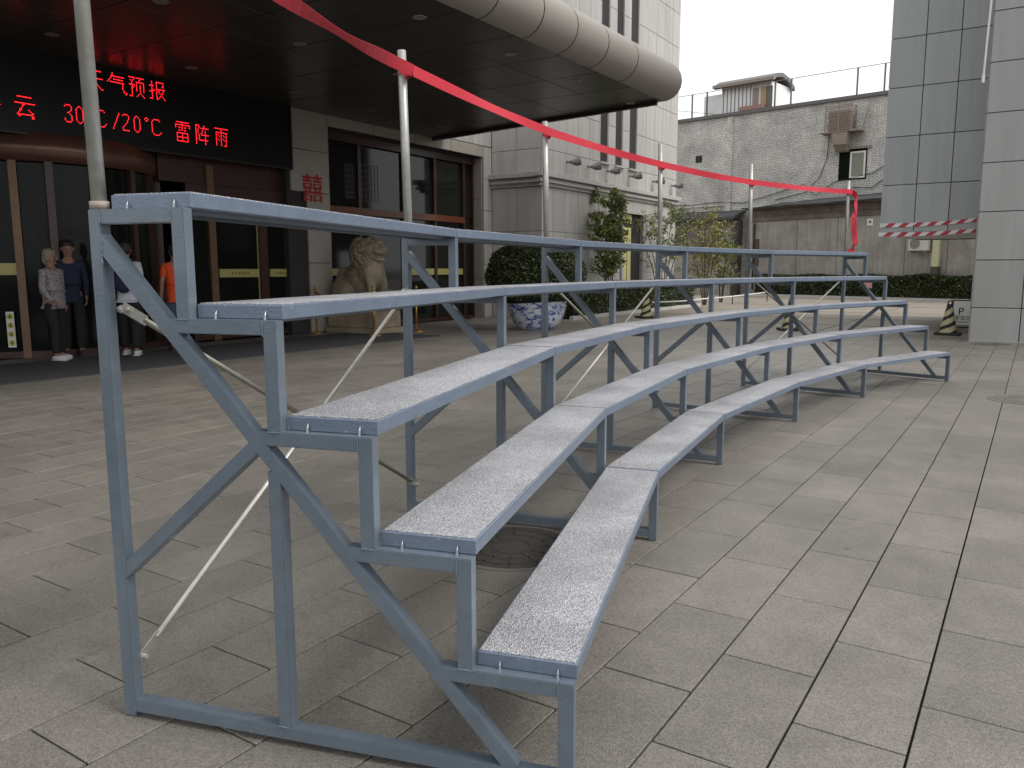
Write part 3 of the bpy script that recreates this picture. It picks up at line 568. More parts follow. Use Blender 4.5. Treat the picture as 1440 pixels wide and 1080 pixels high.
for k in (0, 2, 4):
    s0, s1 = .016, -.03; uu = UB - .036
    rod(fp(k, uu, .175, s0), fp(k + 1, uu, 1.235, s1), M['galvb']); rod(fp(k, uu - .03, 1.235, s0), fp(k + 1, uu - .03, .175, s1), M['rodd'])
# ribbon
rz = [2.42, 2.365, 2.335, 2.315, 2.31, 2.33]
v, f_ = [], []
def ribb(pts, half, name='x'):
    base = len(v); n = len(pts)
    for i, (p, tw) in enumerate(pts):
        d = (pts[min(i + 1, n - 1)][0] - pts[max(i - 1, 0)][0]).normalized(); sd = d.cross(Vector((0, 0, 1))); sd = sd.normalized() if sd.length > .05 else Vector((1, 0, 0)); up = sd.cross(d).normalized()
        w = up * math.cos(tw) + sd * math.sin(tw); v.append(tuple(p + w * half)); v.append(tuple(p - w * half))
    for i in range(n - 1): a = base + 2 * i; f_.append((a, a + 1, a + 3, a + 2))
for k in range(5):
    a, c_ = fp(k, UB - .03 - .05, rz[k], 0), fp(k + 1, UB - .03 - .05, rz[k + 1], 0)
    pts = []
    for i in range(31):
        t = i / 30; tw = 1.25 * math.sin(math.pi * t) ** 2 * (1 if k == 0 else .22 * math.sin(k * 2.1 + t * 5)); 
        if k == 0: tw = 1.35 * math.exp(-((t - .62) / .2) ** 2) + .25
        pts.append((a + (c_ - a) * t + Vector((0, 0, -(.05 if k == 0 else .012) * math.sin(math.pi * t))), tw))
    ribb(pts, .029)
for k in range(6):   # wraps round the poles
    c0 = fp(k, UB - .03, rz[k], 0); ribb([(c0 + Vector((.031 * math.cos(t), .031 * math.sin(t), .012 * math.sin(t * 1.5 + k))), 0) for t in [i * .45 for i in range(15)]], .027)
c0 = fp(5, UB - .06, rz[5], .0)
ribb([(c0 + Vector(p), tw) for p, tw in (((.0, 0, 0), 0), ((.05, .01, -.03), .6), ((.06, 0, -.15), .5), ((.05, -.01, -.32), .9), ((.06, 0, -.52), .3), ((.09, 0, -.66), 1.0), ((.06, 0, -.74), .4), ((-.03, 0, -.78), .3))], .035)
o = me_obj('safety_ribbon', v, f_, M['ribbon']); sm = o.modifiers.new('solid', 'SOLIDIFY'); sm.thickness = .0012
tag(o, 'bright red ribbon strung between the steel poles behind the top bench', 'ribbon')

# ------------------------------------------------------------------ right hand building
tow = empty('grey_panel_building', (0, 0, 0), 'grey metal panel clad building with ground floor column at the right edge', 'building')
b = MB().box((-.97, 17.35, 0), (7, 26, 16)).box((-2.93, 19.25, 2.16), (-.98, 26, 16)); b.build('wall', M['core'], tow)
zz = [0.0, .63, 1.505, 2.38, 3.255, 4.13, 5.005, 5.88, 6.755, 7.63, 8.505, 9.38, 10.3]; xx = [-1.0, -.205, .58, 1.365, 2.15, 2.935, 3.72]
for z0, z1 in splits(zz, .007):
    for x0, x1 in splits(xx, .007): panel('cladding_panel', (x0, 17.3, z0), (x1, 17.35, z1), M['grey'], tow)
    for y0, y1 in splits([17.352, 18.2, 19.19], .007): panel('side_panel', (-1.02, y0, z0), (-.975, y1, z1), M['grey'], tow)
for z0, z1 in splits([2.12] + [2.12 + 1.0 * i for i in range(1, 11)], .007):
    for x0, x1 in splits([-2.96, -2.29, -1.65, -1.03], .007): panel('cladding_panel', (x0, 19.2, z0), (x1, 19.25, z1), M['greyd'], tow)
MB().box((-2.95, 19.21, 2.11), (-.98, 23.5, 2.155)).build('underside_panel', M['greyd'], tow)
MB().box((-1.0, 17.28, 0.0), (3.72, 17.305, .02)).build('base_trim', M['galv'], tow)
o = MB().tube([(-1.05, 17.24, 6.3), (-1.075, 17.24, 5.4), (-1.09, 17.24, 4.72)], .018, 8).tube([(-1.09, 17.24, 4.8), (-1.09, 17.24, 4.66)], .028, 8).build('conduit_pipe', M['white'], tow)
def tape(y, za, zb, x0, x1, label):
    n = 14; w = (x1 - x0) / n; h = .042; b = MB(); sl = .05
    for i in range(n):
        xa, xb = x0 + i * w, x0 + (i + 1) * w; s0 = 0 if i == 0 else sl; s1 = 0 if i == n - 1 else sl
        z_ = lambda x: za + (zb - za) * (x - x0) / (x1 - x0) - .03 * math.sin(math.pi * (x - x0) / (x1 - x0))
        b.hexa([(xa - s0, y, z_(xa) - h), (xb - s1, y, z_(xb) - h), (xb - s1, y + .004, z_(xb) - h), (xa - s0, y + .004, z_(xa) - h), (xa + s0, y, z_(xa) + h), (xb + s1, y, z_(xb) + h), (xb + s1, y + .004, z_(xb) + h), (xa + s0, y + .004, z_(xa) + h)], i % 2)
    tag(b.build('barrier_tape', [M['twhite'], M['tred']]), label, 'barrier tape')
tape(19.185, 2.28, 2.345, -2.95, -1.06, 'upper red and white barrier tape across the grey panels'); tape(19.17, 2.09, 2.13, -2.97, -1.06, 'lower red and white barrier tape along the bottom edge of the grey panels')

# ------------------------------------------------------------------ far concrete wall and brick building
def frame_at(name, org, dirv, label, cat):
    return empty(name, (org[0], org[1], 0), label, cat, rz=math.atan2(dirv[1], dirv[0]))
sh = frame_at('concrete_shed', (-7, 40.4), (.9358, -.3525), 'low grey streaked concrete shed with black tar roof behind the hedge', 'shed')
MB().box((-6.35, 0, 0), (9, 3, 3.77)).build('wall', M['conc'], sh)
b = MB().box((-6.35, -.05, 3.772), (9, 3, 4.0)).box((-6.3, .05, 4.0), (9, 3, 4.38)).box((-6.45, -.14, 4.38), (9, 3, 4.49)); b.build('brick_ledge', M['rubble'], sh, bevel=.02)
v = []; n = 40
for j in range(5):
    for i in range(n + 1):
        x = -6.6 + 15.8 * i / n; t = j / 4; v.append((x, -.3 + 2.6 * t, 4.5 + (.52 * min(1, (x + 6.9) / 2.0)) * t + RNG.uniform(-.025, .025)))
f_ = [(j * (n + 1) + i, j * (n + 1) + i + 1, (j + 1) * (n + 1) + i + 1, (j + 1) * (n + 1) + i) for j in range(4) for i in range(n)]
o = me_obj('tar_roof', v, f_, M['slate'], sh); sm = o.modifiers.new('s', 'SOLIDIFY'); sm.thickness = .06
MB().box((-5.85, -.03, 1.5), (-5.6, .0, 2.9)).build('wooden_shutter', M['wood'], sh)
MB().tube([(-5.9, -.06, .3), (-5.9, -.06, 3.7)], .04, 8).build('downpipe', M['wood'], sh)
MB().box((.28, -.02, 3.32), (.55, 0, 3.62)).build('wall_plate', M['white'], sh); MB().box((.36, -.03, 3.42), (.48, -.021, 3.55)).build('plate_mark', M['steel'], sh)
for x in (-3.4, -1.2, 2.1, 3.95, 5.2): MB().box((x, -.012, 0), (x + .03, .001, 3.77)).build('wall_joint', M['cap'], sh)
ac = frame_at('air_conditioner', (-7, 40.4), (.9358, -.3525), 'white outdoor air conditioner unit mounted on the concrete wall under the panel overhang', 'air conditioner')
MB().box((2.42, -.36, 2.13), (3.3, -.05, 2.72)).build('casing', M['whited'], ac, bevel=.02); MB().tube([(2.72, -.362, 2.43), (2.72, -.37, 2.43)], .22, 20).build('fan_opening', M['steel'], ac)
g_ = MB()
for i in range(7): g_.box((2.5, -.385, 2.25 + i * .06), (2.94, -.375, 2.262 + i * .06))
g_.build('fan_grille', M['whited'], ac); MB().box((2.5, -.4, 2.06), (2.55, .0, 2.12)).box((3.15, -.4, 2.06), (3.2, .0, 2.12)).build('bracket', M['rust'], ac)
yp = frame_at('yellow_post', (-7, 40.4), (.9358, -.3525), 'pale yellow post with dark base against the concrete wall under the grey overhang', 'post')
MB().box((3.42, -.22, 1.45), (3.7, -.04, 3.3)).build('upper_post', M['yel'], yp); MB().box((3.40, -.24, 0), (3.72, -.03, 1.45)).build('lower_post', M['green'], yp)
br = frame_at('brick_building', (-7, 42.5), (.9885, -.1515), 'two storey whitewashed brick building with blank wall and small window at the back', 'building')
MB().box((-20, 0, 0), (12, 8, 9.45)).build('wall', M['brick'], br); MB().box((-20, -.12, 9.452), (12, 8, 9.62)).build('parapet_cap', M['cap'], br)
MB().box((-9.5, -.01, 7.18), (-9.1, .0, 7.56)).build('wall_hole', M['core'], br)
MB().box((-7.6, -.07, 0), (-7.3, .0, 9.4)).box((-10.4, -.05, 4.75), (-7.61, 0, 4.9)).build('wall_rib', M['brick'], br)
wn = MB().box((-1.62, -.03, 5.66), (-.3, 0, 7.1)).build('window', M['glass'], br)
MB().box((-1.08, -.07, 5.72), (-1.0, -.031, 6.98)).box((-.43, -.07, 5.72), (-.35, -.031, 6.98)).box((-.999, -.07, 5.72), (-.431, -.031, 5.8)).box((-.999, -.07, 6.9), (-.431, -.031, 6.98)).build('sash', M['white'], wn)
MB().box((-.999, -.045, 5.8), (-.431, -.035, 6.9)).build('curtained_pane', mat('pale_pane', (.25, .27, .22), .4), wn); MB().box((-1.75, -.1, 7.1), (-.1, -.001, 7.22)).build('lintel', M['rust'], wn)
cg = MB(); 
for i in range(12): cg.box((-2.2, -.62, 8.0 + i * .1), (-.9, -.59, 8.05 + i * .1)); 
for i in range(12): cg.box((-.92, -.59, 8.0 + i * .1), (-.89, -.01, 8.03 + i * .1))
for x in (-2.2, -1.55, -.93): cg.box((x, -.63, 7.95), (x + .04, -.6, 9.2))
cg.box((-2.4, -.68, 7.88), (-.5, -.0, 7.94)); cg.bar((-.5, -.6, 7.95), (-.3, -.02, 8.9), .03, .03); cg.bar((-.5, -.3, 7.95), (-.25, -.3, 9.1), .03, .03)
cage = cg.build('window_cage', M['rust'], br); MB().box((-2.05, -.5, 7.95), (-1.05, -.1, 8.9)).build('caged_unit', M['rust'], cage)
MB().hexa([(-1.75, -.62, 7.28), (-1.12, -.62, 7.28), (-1.12, -.02, 7.16), (-1.75, -.02, 7.16), (-1.85, -.66, 7.88), (-1.05, -.66, 7.88), (-1.05, -.02, 7.88), (-1.85, -.02, 7.88)]).hexa([(-1.7, -.3, 6.98), (-1.15, -.3, 6.98), (-1.15, -.02, 6.98), (-1.7, -.02, 6.98), (-1.74, -.6, 7.27), (-1.13, -.6, 7.27), (-1.13, -.02, 7.15), (-1.74, -.02, 7.15)]).build('exhaust_duct', M['rust'], br, bevel=.04)
cb = MB()
for pts in ([(-8.0, 4.95), (-6.5, 4.85), (-5, 5.2), (-3.3, 5.6), (-2.7, 5.0), (-1.8, 5.6), (0, 5.9), (2, 7)], [(-2.15, 7.9), (-2.2, 6.8), (-2.5, 5.9), (-3.2, 5.2), (-4.8, 4.9)], [(-10.6, 4.95), (-9.8, 4.9), (-8, 4.98)], [(-.9, 5.3), (0, 5.2), (1, 5.9)]):
    cb.tube([(x, -.06, z) for x, z in pts], .018, 5)
cb.build('wall_cable', M['cable'], br)
rl = frame_at('roof_railing', (-7, 42.5), (.9885, -.1515), 'thin wire railing on steel posts along the brick building roof', 'railing')
for x in (-9.8, -8.9, -5.05, -4.2, -.95, .3, 3): MB().box((x - .035, -.05, 9.6), (x + .035, .02, 10.88)).build('railing_post', M['steel'], rl)
for z in (10.86,): MB().tube([(-12, -.01, z), (6, -.01, z + .03)], .018, 5).build('railing_wire', M['steel'], rl)
MB().tube([(-12, -.01, 10.4), (-8.4, -.01, 9.65)], .015, 5).build('stay_wire', M['steel'], rl)
cbn = frame_at('rooftop_cabin', (-7, 42.5), (.9885, -.1515), 'white rooftop cabin with dark curved roof on the brick building', 'cabin')
MB().box((-8.2, .3, 9.62), (-5.4, 2.6, 11.0)).build('cabin_wall', M['pans'], cbn)
b = MB()
for i in range(8): b.box((-8.1 + i * .22, .27, 9.7), (-8.07 + i * .22, .299, 10.95))
b.build('wall_seam', M['steel'], cbn)
for x, m_ in ((-6.4, 'rust'), (-5.95, 'tan'), (-5.62, 'steel')): MB().box((x, .24, 9.68), (x + .3, .298, 10.75)).build('cabin_door', M[m_], cbn)
rf = MB()
pr = [(0, 11.02), (.5, 11.3), (1.2, 11.42), (2.0, 11.3), (2.8, 10.95)]
for (a, z1), (c_, z2) in zip(pr, pr[1:]): rf.hexa([(-8.5, a, z1 - .1), (-5.2, a, z1 - .1), (-5.2, c_, z2 - .1), (-8.5, c_, z2 - .1), (-8.5, a, z1 + .1), (-5.2, a, z1 + .1), (-5.2, c_, z2 + .1), (-8.5, c_, z2 + .1)])
rf.build('curved_roof', M['steel'], cbn); MB().box((-8.55, -.12, 10.98), (-5.1, .02, 11.14)).build('eaves_board', M['rust'], cbn)
MB().box((-9.3, .4, 9.62), (-8.22, .5, 10.75)).build('side_screen', M['pans'], cbn); MB().box((-7.0, -.02, 9.65), (-5.7, .25, 9.85)).build('red_planter', mat('dull_red', (.35, .2, .18), .8), cbn)
ls = frame_at('lean_to_shed', (-7, 42.5), (.9885, -.1515), 'small brick lean-to with dark eaves left of the streaked concrete shed', 'shed')
MB().box((-12.5, -1.2, 0), (-6.55, -.001, 3.9)).build('wall', M['brick2'], ls); MB().box((-12.5, -1.23, 0), (-6.55, -1.201, 2.1)).build('rendered_base', M['conc'], ls)
MB().hexa([(-12.7, -1.5, 3.92), (-6.4, -1.5, 3.92), (-6.4, 0, 4.35), (-12.7, 0, 4.35), (-12.7, -1.5, 4.08), (-6.4, -1.5, 4.08), (-6.4, 0, 4.5), (-12.7, 0, 4.5)]).build('roof', M['slate'], ls)
MB().box((-7.3, -1.24, 2.2), (-6.65, -1.202, 3.5)).build('window', M['winrec'], ls)

# ------------------------------------------------------------------ foliage
def leaves(pts, nrm_jit, size, name, m, parent, kind='stuff', asp=.5):
    n = len(pts); a = RNG.normal(size=(n, 3)); a /= np.linalg.norm(a, axis=1)[:, None]; c_ = RNG.normal(size=(n, 3)); bb = np.cross(a, c_); bb /= np.linalg.norm(bb, axis=1)[:, None]
    s_ = size * RNG.uniform(.6, 1.3, (n, 1)); V = np.stack([pts - a * s_, pts + bb * s_ * asp, pts + a * s_, pts - bb * s_ * asp], 1).reshape(-1, 3)
    me = bpy.data.meshes.new(name); me.vertices.add(len(V)); me.vertices.foreach_set('co', V.ravel()); me.loops.add(4 * n); me.polygons.add(n)
    me.loops.foreach_set('vertex_index', np.arange(4 * n)); me.polygons.foreach_set('loop_start', np.arange(0, 4 * n, 4)); me.update(calc_edges=True); me.materials.append(m)
    o = bpy.data.objects.new(name, me); link(o, parent, kind); return o
def lump(p, f=2.0, amp=.1):
    return amp * (np.sin(p[:, 0] * f * 1.7 + 1) * np.cos(p[:, 1] * f * 2.1) + .6 * np.sin(p[:, 2] * f * 3.1 + p[:, 0] * f * 2))
pot = empty('porcelain_planter', (-9.55, 15.75, 0), 'large blue and white porcelain pot holding the round clipped bush', 'planter')
MB().lathe([(.001, .02), (.40, .0), (.43, .03), (.53, .14), (.62, .32), (.665, .52), (.67, .68), (.64, .82), (.67, .88), (.69, .92), (.69, .95), (.62, .95), (.6, .82)], 40).build('pot_body', M['porc'], pot, smooth=True)
MB().lathe([(.001, .84), (.61, .84)], 24).build('soil', M['core_g'], pot)
ball = empty('clipped_bush', (-9.6, 15.75, .85), 'big round clipped dark green bush growing from the porcelain pot', 'bush')
u = RNG.normal(size=(26000, 3)); u /= np.linalg.norm(u, axis=1)[:, None]; u[:, 2] = np.where(u[:, 2] < -.55, -u[:, 2], u[:, 2]); R0 = np.array([1.12, 1.12, .85])
pts = u * R0 * (1 + lump(u, 3, .03) + RNG.uniform(-.09, .02, 26000))[:, None]; pts[:, 2] += .33
leaves(pts, 0, .03, 'foliage', M['leafd'], ball); leaves(pts[::9] * 1.012, 0, .028, 'young_foliage', M['leafm'], ball)
MB().ell((0, 0, .33), (1.03, 1.03, .76), 28, 18).build('bush_core', M['core_g'], ball)
MB().tube([(0, 0, -.1), (0, 0, .4)], .06, 8).build('trunk', M['bark'], ball)
def hedge(name, org, ang, L_, W_, H_, n, label, m_='leafd', sz=.035):
    e = empty(name, org, label, 'hedge', rz=ang); p = []
    cnt = n
    f_ = RNG.uniform(size=cnt); x = RNG.uniform(0, L_, cnt); y = RNG.uniform(0, W_, cnt); z = RNG.uniform(.03, H_, cnt)
    A = [L_ * H_, L_ * W_, W_ * H_]; A = np.cumsum(A) / sum(A)
    j = RNG.uniform(-.06, .03, cnt)
    y = np.where(f_ < A[0], -j, y); z = np.where((f_ >= A[0]) & (f_ < A[1]), H_ + j, z); x = np.where(f_ >= A[1], np.where(RNG.uniform(size=cnt) < .5, 0 - j, L_ + j), x)
    P_ = np.stack([x, y, z], 1); P_[:, 2] += lump(P_, 1.3, .035); P_[:, 1] += lump(P_[:, [2, 0, 1]], 1.6, .04)
    leaves(P_, 0, sz, 'foliage', M[m_], e); q_ = RNG.integers(0, cnt, cnt // 7); leaves(P_[q_] + RNG.normal(size=(len(q_), 3)) * .02, 0, sz * 1.05, 'young_foliage', M['leafm'], e); MB().box((.06, .07, 0), (L_ - .06, W_ - .05, H_ - .08)).build('hedge_core', M['core_g'], e)
hedge('box_hedge', (-10.45, 19.3, .0), math.pi / 2, 9.0, .75, .95, 26000, 'low dark hedge along the foot of the stone wing')
hedge('box_hedge', (-12.3, 42.0, 0), math.atan2(-.3525, .9358), 14, .8, 1.05, 30000, 'long trimmed hedge in front of the concrete shed at the far side of the lot', sz=.05)
MB_ = MB().box((-10.5, 19.0, 0), (-10.38, 28.8, .1)); o = MB_.build('kerb', M['sill'], kind='structure')
o = MB().bar((-12.6, 41.3, .04), (2, 35.8, .04), .16, .12, (0, 0, 1)).build('kerb', M['sill'], kind='structure')
def shrub(x, y, h, r, n, m_, label, stems=5, sparse=1., zlo=.35, sz=.05):
    e = empty('tall_shrub', (x, y, 0), label, 'shrub'); tips = []; t = MB()
    for k in range(stems):
        a = 2 * math.pi * k / stems + RNG.uniform(-.4, .4); rr = r * RNG.uniform(.2, .75); hh = h * RNG.uniform(.75, 1.0)
        pp = [Vector((0.05 * math.cos(a), .05 * math.sin(a), 0)), Vector((rr * .35 * math.cos(a), rr * .35 * math.sin(a), hh * .45)), Vector((rr * .8 * math.cos(a), rr * .8 * math.sin(a), hh * .8)), Vector((rr * math.cos(a + .2), rr * math.sin(a + .2), hh))]
        t.tube(pp, [.022, .016, .01, .004], 6)
        for q in range(14):
            s_ = RNG.uniform(zlo, 1); i = min(2, int(s_ * 3)); b0 = pp[i].lerp(pp[i + 1], s_ * 3 - i); an = RNG.uniform(0, 6.28); ln = r * RNG.uniform(.2, .55) * (1.15 - s_ * .6)
            b1 = b0 + Vector((math.cos(an) * ln, math.sin(an) * ln, ln * RNG.uniform(.1, .8))); t.tube([b0, b1], [.006, .002], 4); tips.append((b0, b1))
    t.build('stem', M['bark'], e)
    pts = []
    for i in range(n):
        b0, b1 = tips[RNG.integers(len(tips))]; s_ = RNG.uniform(.15, 1.1); c_ = b0.lerp(b1, s_); pts.append((c_.x + RNG.normal() * .05, c_.y + RNG.normal() * .05, c_.z + RNG.normal() * .05))
    leaves(np.array(pts), 0, sz, 'foliage', M[m_], e, asp=.4)
shrub(-10.8, 21.95, 3.8, .95, 9000, 'leafm', 'tallest bushy green shrub beside the stone wing side door', 7, zlo=.25, sz=.055)
shrub(-10.85, 26.2, 3.6, 1.5, 2600, 'leafm', 'thin open shrub between the side door and the wing corner', 8, zlo=.3, sz=.05)
shrub(-10.6, 29.8, 3.7, 1.5, 2300, 'leafy', 'yellowish green shrub just past the end of the stone wing', 8, zlo=.25, sz=.06)
shrub(-10.9, 32.6, 3.0, 1.4, 2600, 'leafm', 'farthest green shrub in front of the brick lean-to', 7, zlo=.2, sz=.06)

# ------------------------------------------------------------------ cones, sign board, notices, covers
def cone(x, y, label, tilt=0, rz_=0):
    e = empty('traffic_cone', (x, y, 0), label, 'traffic cone', 'yellow and black striped parking cones', rz_)
    MB().box((-.24, -.24, 0), (.24, .24, .05)).build('base', M['black'], e, bevel=.015)
    n, m_, v, f_, fm = 64, 44, [], [], []
    for j in range(m_ + 1):
        z = .05 + .55 * j / m_; r = .17 - .115 * j / m_
        for i in range(n): a = 2 * math.pi * i / n; v.append((r * math.cos(a), r * math.sin(a), z))
    for j in range(m_):
        for i in range(n):
            f_.append((j * n + i, j * n + (i + 1) % n, (j + 1) * n + (i + 1) % n, (j + 1) * n + i)); ph = (j / 15 - i * 2 / n) % 1; fm.append(1 if (ph < .42 or j > m_ - 4) else 0)
    me_obj('cone_body', v, f_, None, e, smooth=True, mats=[M['yellow'], M['black']], fm=fm)
    MB().tube([(-.035, 0, .6), (-.035, 0, .68), (0, 0, .71), (.035, 0, .68), (.035, 0, .6)], .012, 6).tube([(0, 0, .58), (0, 0, .63)], .055, 12).build('cone_handle', M['black'], e)
cone(-1.47, 18.8, 'striped parking cone standing by the grey panel column and the white board'); cone(-4.55, 18.35, 'striped parking cone behind the middle of the riser', rz_=.5); cone(-9.15, 21.0, 'striped parking cone in front of the hedge by the stone wing', rz_=.9)
sb = empty('parking_sign_board', (-1.19, 19.5, 0), 'white parking sign board on a black frame half hidden by the panel column', 'sign board')
MB().box((-.27, 0, .17), (.27, .02, .64)).build('board', M['white'], sb)
fb = MB()
for x in (-.28, .28): fb.box((x - .012, -.01, 0), (x + .012, .03, .7))
fb.box((-.267, -.008, .67), (.267, .028, .695)).box((-.267, -.008, .1), (.267, .028, .125)).build('frame', M['black'], sb)
def text(body, size, loc, rot, m_, parent, name='lettering'):
    cu = bpy.data.curves.new(name, 'FONT'); cu.body = body; cu.size = size; cu.extrude = .001; cu.align_x = 'CENTER'; o = bpy.data.objects.new('tmp', cu); COL.objects.link(o)
    dg = bpy.context.evaluated_depsgraph_get(); me = bpy.data.meshes.new_from_object(o.evaluated_get(dg)); bpy.data.objects.remove(o); me.materials.clear(); me.materials.append(m_)
    q = bpy.data.objects.new(name, me); q.location = loc; q.rotation_euler = rot; link(q, parent); return q
text('P', .22, (-.12, -.004, .38), (math.pi / 2, 0, 0), M['black'], sb); text('停车场', .115, (-.08, -.004, .27), (math.pi / 2, 0, 0), M['black'], sb); text('PARKING', .05, (-.08, -.004, .21), (math.pi / 2, 0, 0), M['black'], sb)
pn = MB().box((-.22, -.01, .0), (.22, 0, .42)).build('pink_notice', M['pink'], loc=(-6.35, 38.9, .5), rz=math.atan2(-.3525, .9358)); tag(pn, 'small pink notice fixed on the far hedge', 'notice')
def cover(x, y, r, label, m_='iron'):
    e = empty('manhole_cover', (x, y, 0), label, 'manhole cover')
    MB().lathe([(r, .0012), (r, .004), (r * 1.09, .004), (r * 1.09, .0012)], 40).build('rim', M['manr'], e)
    b = MB().lathe([(.001, .003), (r * .99, .003)], 40); b.build('lid', M[m_], e)
    g_ = MB()
    for rr in (.3, .55, .8): g_.lathe([(r * rr, .003), (r * rr, .006), (r * rr + .012, .006), (r * rr + .012, .003)], 30)
    for a in range(12): c_, s_ = math.cos(a * .5236), math.sin(a * .5236); g_.bar((r * .33 * c_, r * .33 * s_, .0045), (r * .97 * c_, r * .97 * s_, .0045), .012, .003, (-s_, c_, 0))
    g_.build('lid_rib', M[m_], e)
cover(-2.06, 3.17, .30, 'dark round iron cover in the paving underneath the riser benches'); cover(-.0, 9.75, .33, 'grey manhole cover in the paving at the right edge', 'manr'); cover(-.62, 16.75, .3, 'manhole cover close to the foot of the grey panel column', 'manr')
hp = MB().tube([(-9.1, 21.3, .42), (-9.3, 24, .36), (-9.6, 27, .34), (-9.9, 31.0, .3), (-9.4, 34, .4)], .022, 8).build('plastic_chain', M['white'], smooth=True); tag(hp, 'white plastic cordon line running from the cone along the hedge', 'cordon')
for i, (x, y) in enumerate(((-9.9, 31.0), (-9.4, 34))): tag(MB().tube([(x, y, 0), (x, y, .55)], .02, 8).build('cordon_post', M['black']), ['short black post holding the white cordon near the hedge end', 'short black post at the far end of the white cordon'][i], 'post')

# ------------------------------------------------------------------ people
def skinned(name, joints, edges, root, m_, parent, sub=2):
    names = list(joints); me = bpy.data.meshes.new(name); me.from_pydata([joints[n][0] for n in names], [(names.index(a), names.index(b_)) for a, b_ in edges], [])
    o = bpy.data.objects.new(name, me); COL.objects.link(o); sk = o.modifiers.new('skin', 'SKIN'); sk.use_smooth_shade = True
    for i, n in enumerate(names):
        s_ = me.skin_vertices[0].data[i]; r = joints[n][1]; s_.radius = r if isinstance(r, tuple) else (r, r); s_.use_root = (n == root)
    ss = o.modifiers.new('sub', 'SUBSURF'); ss.levels = sub; ss.render_levels = sub
    dg = bpy.context.evaluated_depsgraph_get(); m2 = bpy.data.meshes.new_from_object(o.evaluated_get(dg)); bpy.data.objects.remove(o); m2.materials.clear(); m2.materials.append(m_)
    m2.polygons.foreach_set('use_smooth', [True] * len(m2.polygons)); q = bpy.data.objects.new(name, m2)
    if parent is not None: link(q, parent)
    return q
def person(loc, rz_, h, label, top, legs, hair, shoe, arms, sleeve='long', hairlen=.0, stout=1., step=(0, 0), hem=.0, headyaw=0.):
    e = empty('person', loc, label, 'person', rz=rz_); k = h / 1.75; V3 = lambda x, y, z: (x * k, y * k, z * k)
    J = {'pel': (V3(0, 0, .95), (.15 * k * stout, .11 * k * stout)), 'bel': (V3(0, 0, 1.1), (.135 * k * stout, .1 * k * stout)), 'che': (V3(0, 0, 1.3), (.155 * k, .105 * k)), 'upc': (V3(0, -.01, 1.42), (.11 * k, .08 * k)), 'nck': (V3(0, .0, 1.5), .052 * k), 'jaw': (V3(0, .015, 1.575), .068 * k), 'hed': (V3(0, .01, 1.655), .088 * k), 'crn': (V3(0, .0, 1.7), .07 * k)}
    Ed = [('pel', 'bel'), ('bel', 'che'), ('che', 'upc'), ('upc', 'nck'), ('nck', 'jaw'), ('jaw', 'hed'), ('hed', 'crn')]
    for sg, S in ((-1, 'L'), (1, 'R')):
        el, wr = arms[0 if sg < 0 else 1]; st_ = step[0 if sg < 0 else 1]
        J['sh' + S] = (V3(sg * .175, 0, 1.41), .056 * k); J['el' + S] = (V3(*el), .04 * k); J['wr' + S] = (V3(*wr), .026 * k)
        d = (Vector(wr) - Vector(el)).normalized(); pm = Vector(wr) + d * .05; J['pa' + S] = (V3(*pm), (.032 * k, .016 * k)); J['kn' + S] = (V3(sg * .1, .03 + st_ * .5, .5), .055 * k); J['hp' + S] = (V3(sg * .095, 0, .88), .088 * k)
        J['an' + S] = (V3(sg * .1, -.02 + st_, .09), .038 * k); J['to' + S] = (V3(sg * .11, .12 + st_, .035), (.035 * k, .025 * k))
        Ed += [('upc', 'sh' + S), ('sh' + S, 'el' + S), ('el' + S, 'wr' + S), ('wr' + S, 'pa' + S), ('pel', 'hp' + S), ('hp' + S, 'kn' + S), ('kn' + S, 'an' + S), ('an' + S, 'to' + S)]
    body = skinned('body', J, Ed, 'pel', M['skin'], e)
    # fingers, ears, nose: fused into the same mesh
    b = MB()
    for sg, S in ((-1, 'L'), (1, 'R')):
        pa = Vector(J['pa' + S][0]); wr = Vector(J['wr' + S][0]); d = (pa - wr).normalized(); fy = Vector((0, 1, 0)); fy = (fy - d * fy.dot(d)).normalized(); inn = d.cross(fy) * 1.
        if inn.x * sg > 0: inn = -inn
        for q in range(4):
            ln = (.07, .08, .075, .058)[q] * k; o0 = pa + fy * (.03 - q * .019) * k + d * .01 * k
            b.tube([o0, o0 + d * ln * .5, o0 + d * ln * .85 + inn * .018 * k, o0 + d * ln + inn * .035 * k], [.0095 * k, .009 * k, .008 * k, .006 * k], 6)
        o0 = wr + fy * .024 * k; b.tube([o0, o0 + d * .03 * k + fy * .028 * k, o0 + d * .065 * k + fy * .034 * k + inn * .012 * k], [.012 * k, .011 * k, .008 * k], 6)
        b.ell(V3(sg * .083, .0, 1.635), V3(.012, .022, .034), 8, 6)
    b.ell(V3(0, .105, 1.622), V3(.015, .02, .028), 8, 6); b.ell(V3(0, .078, 1.545), V3(.03, .02, .02), 8, 6)
    bm = bmesh.new(); bm.from_mesh(body.data); t = bpy.data.meshes.new('t'); t.from_pydata(b.v, [], b.f); t.polygons.foreach_set('use_smooth', [True] * len(t.polygons)); bm.from_mesh(t); bm.to_mesh(body.data); bm.free()
    MB().ell(V3(-.03, .083, 1.648), V3(.012, .008, .007), 8, 6).ell(V3(.03, .083, 1.648), V3(.012, .008, .007), 8, 6).build('eye', M['eye'], e); MB().ell(V3(0, .09, 1.578), V3(.022, .006, .006), 8, 6).build('mouth', M['lip'], e)
    g = 1.12
    Jt = {n: (J[n][0], tuple(x * g + .006 for x in (J[n][1] if isinstance(J[n][1], tuple) else (J[n][1],) * 2))) for n in J}
    Jt['pel'] = (V3(0, 0, .97), (.155 * k * stout, .125 * k * stout)); Jt['hm'] = (V3(0, 0, .86 - hem), (.165 * k * stout, .13 * k * stout))
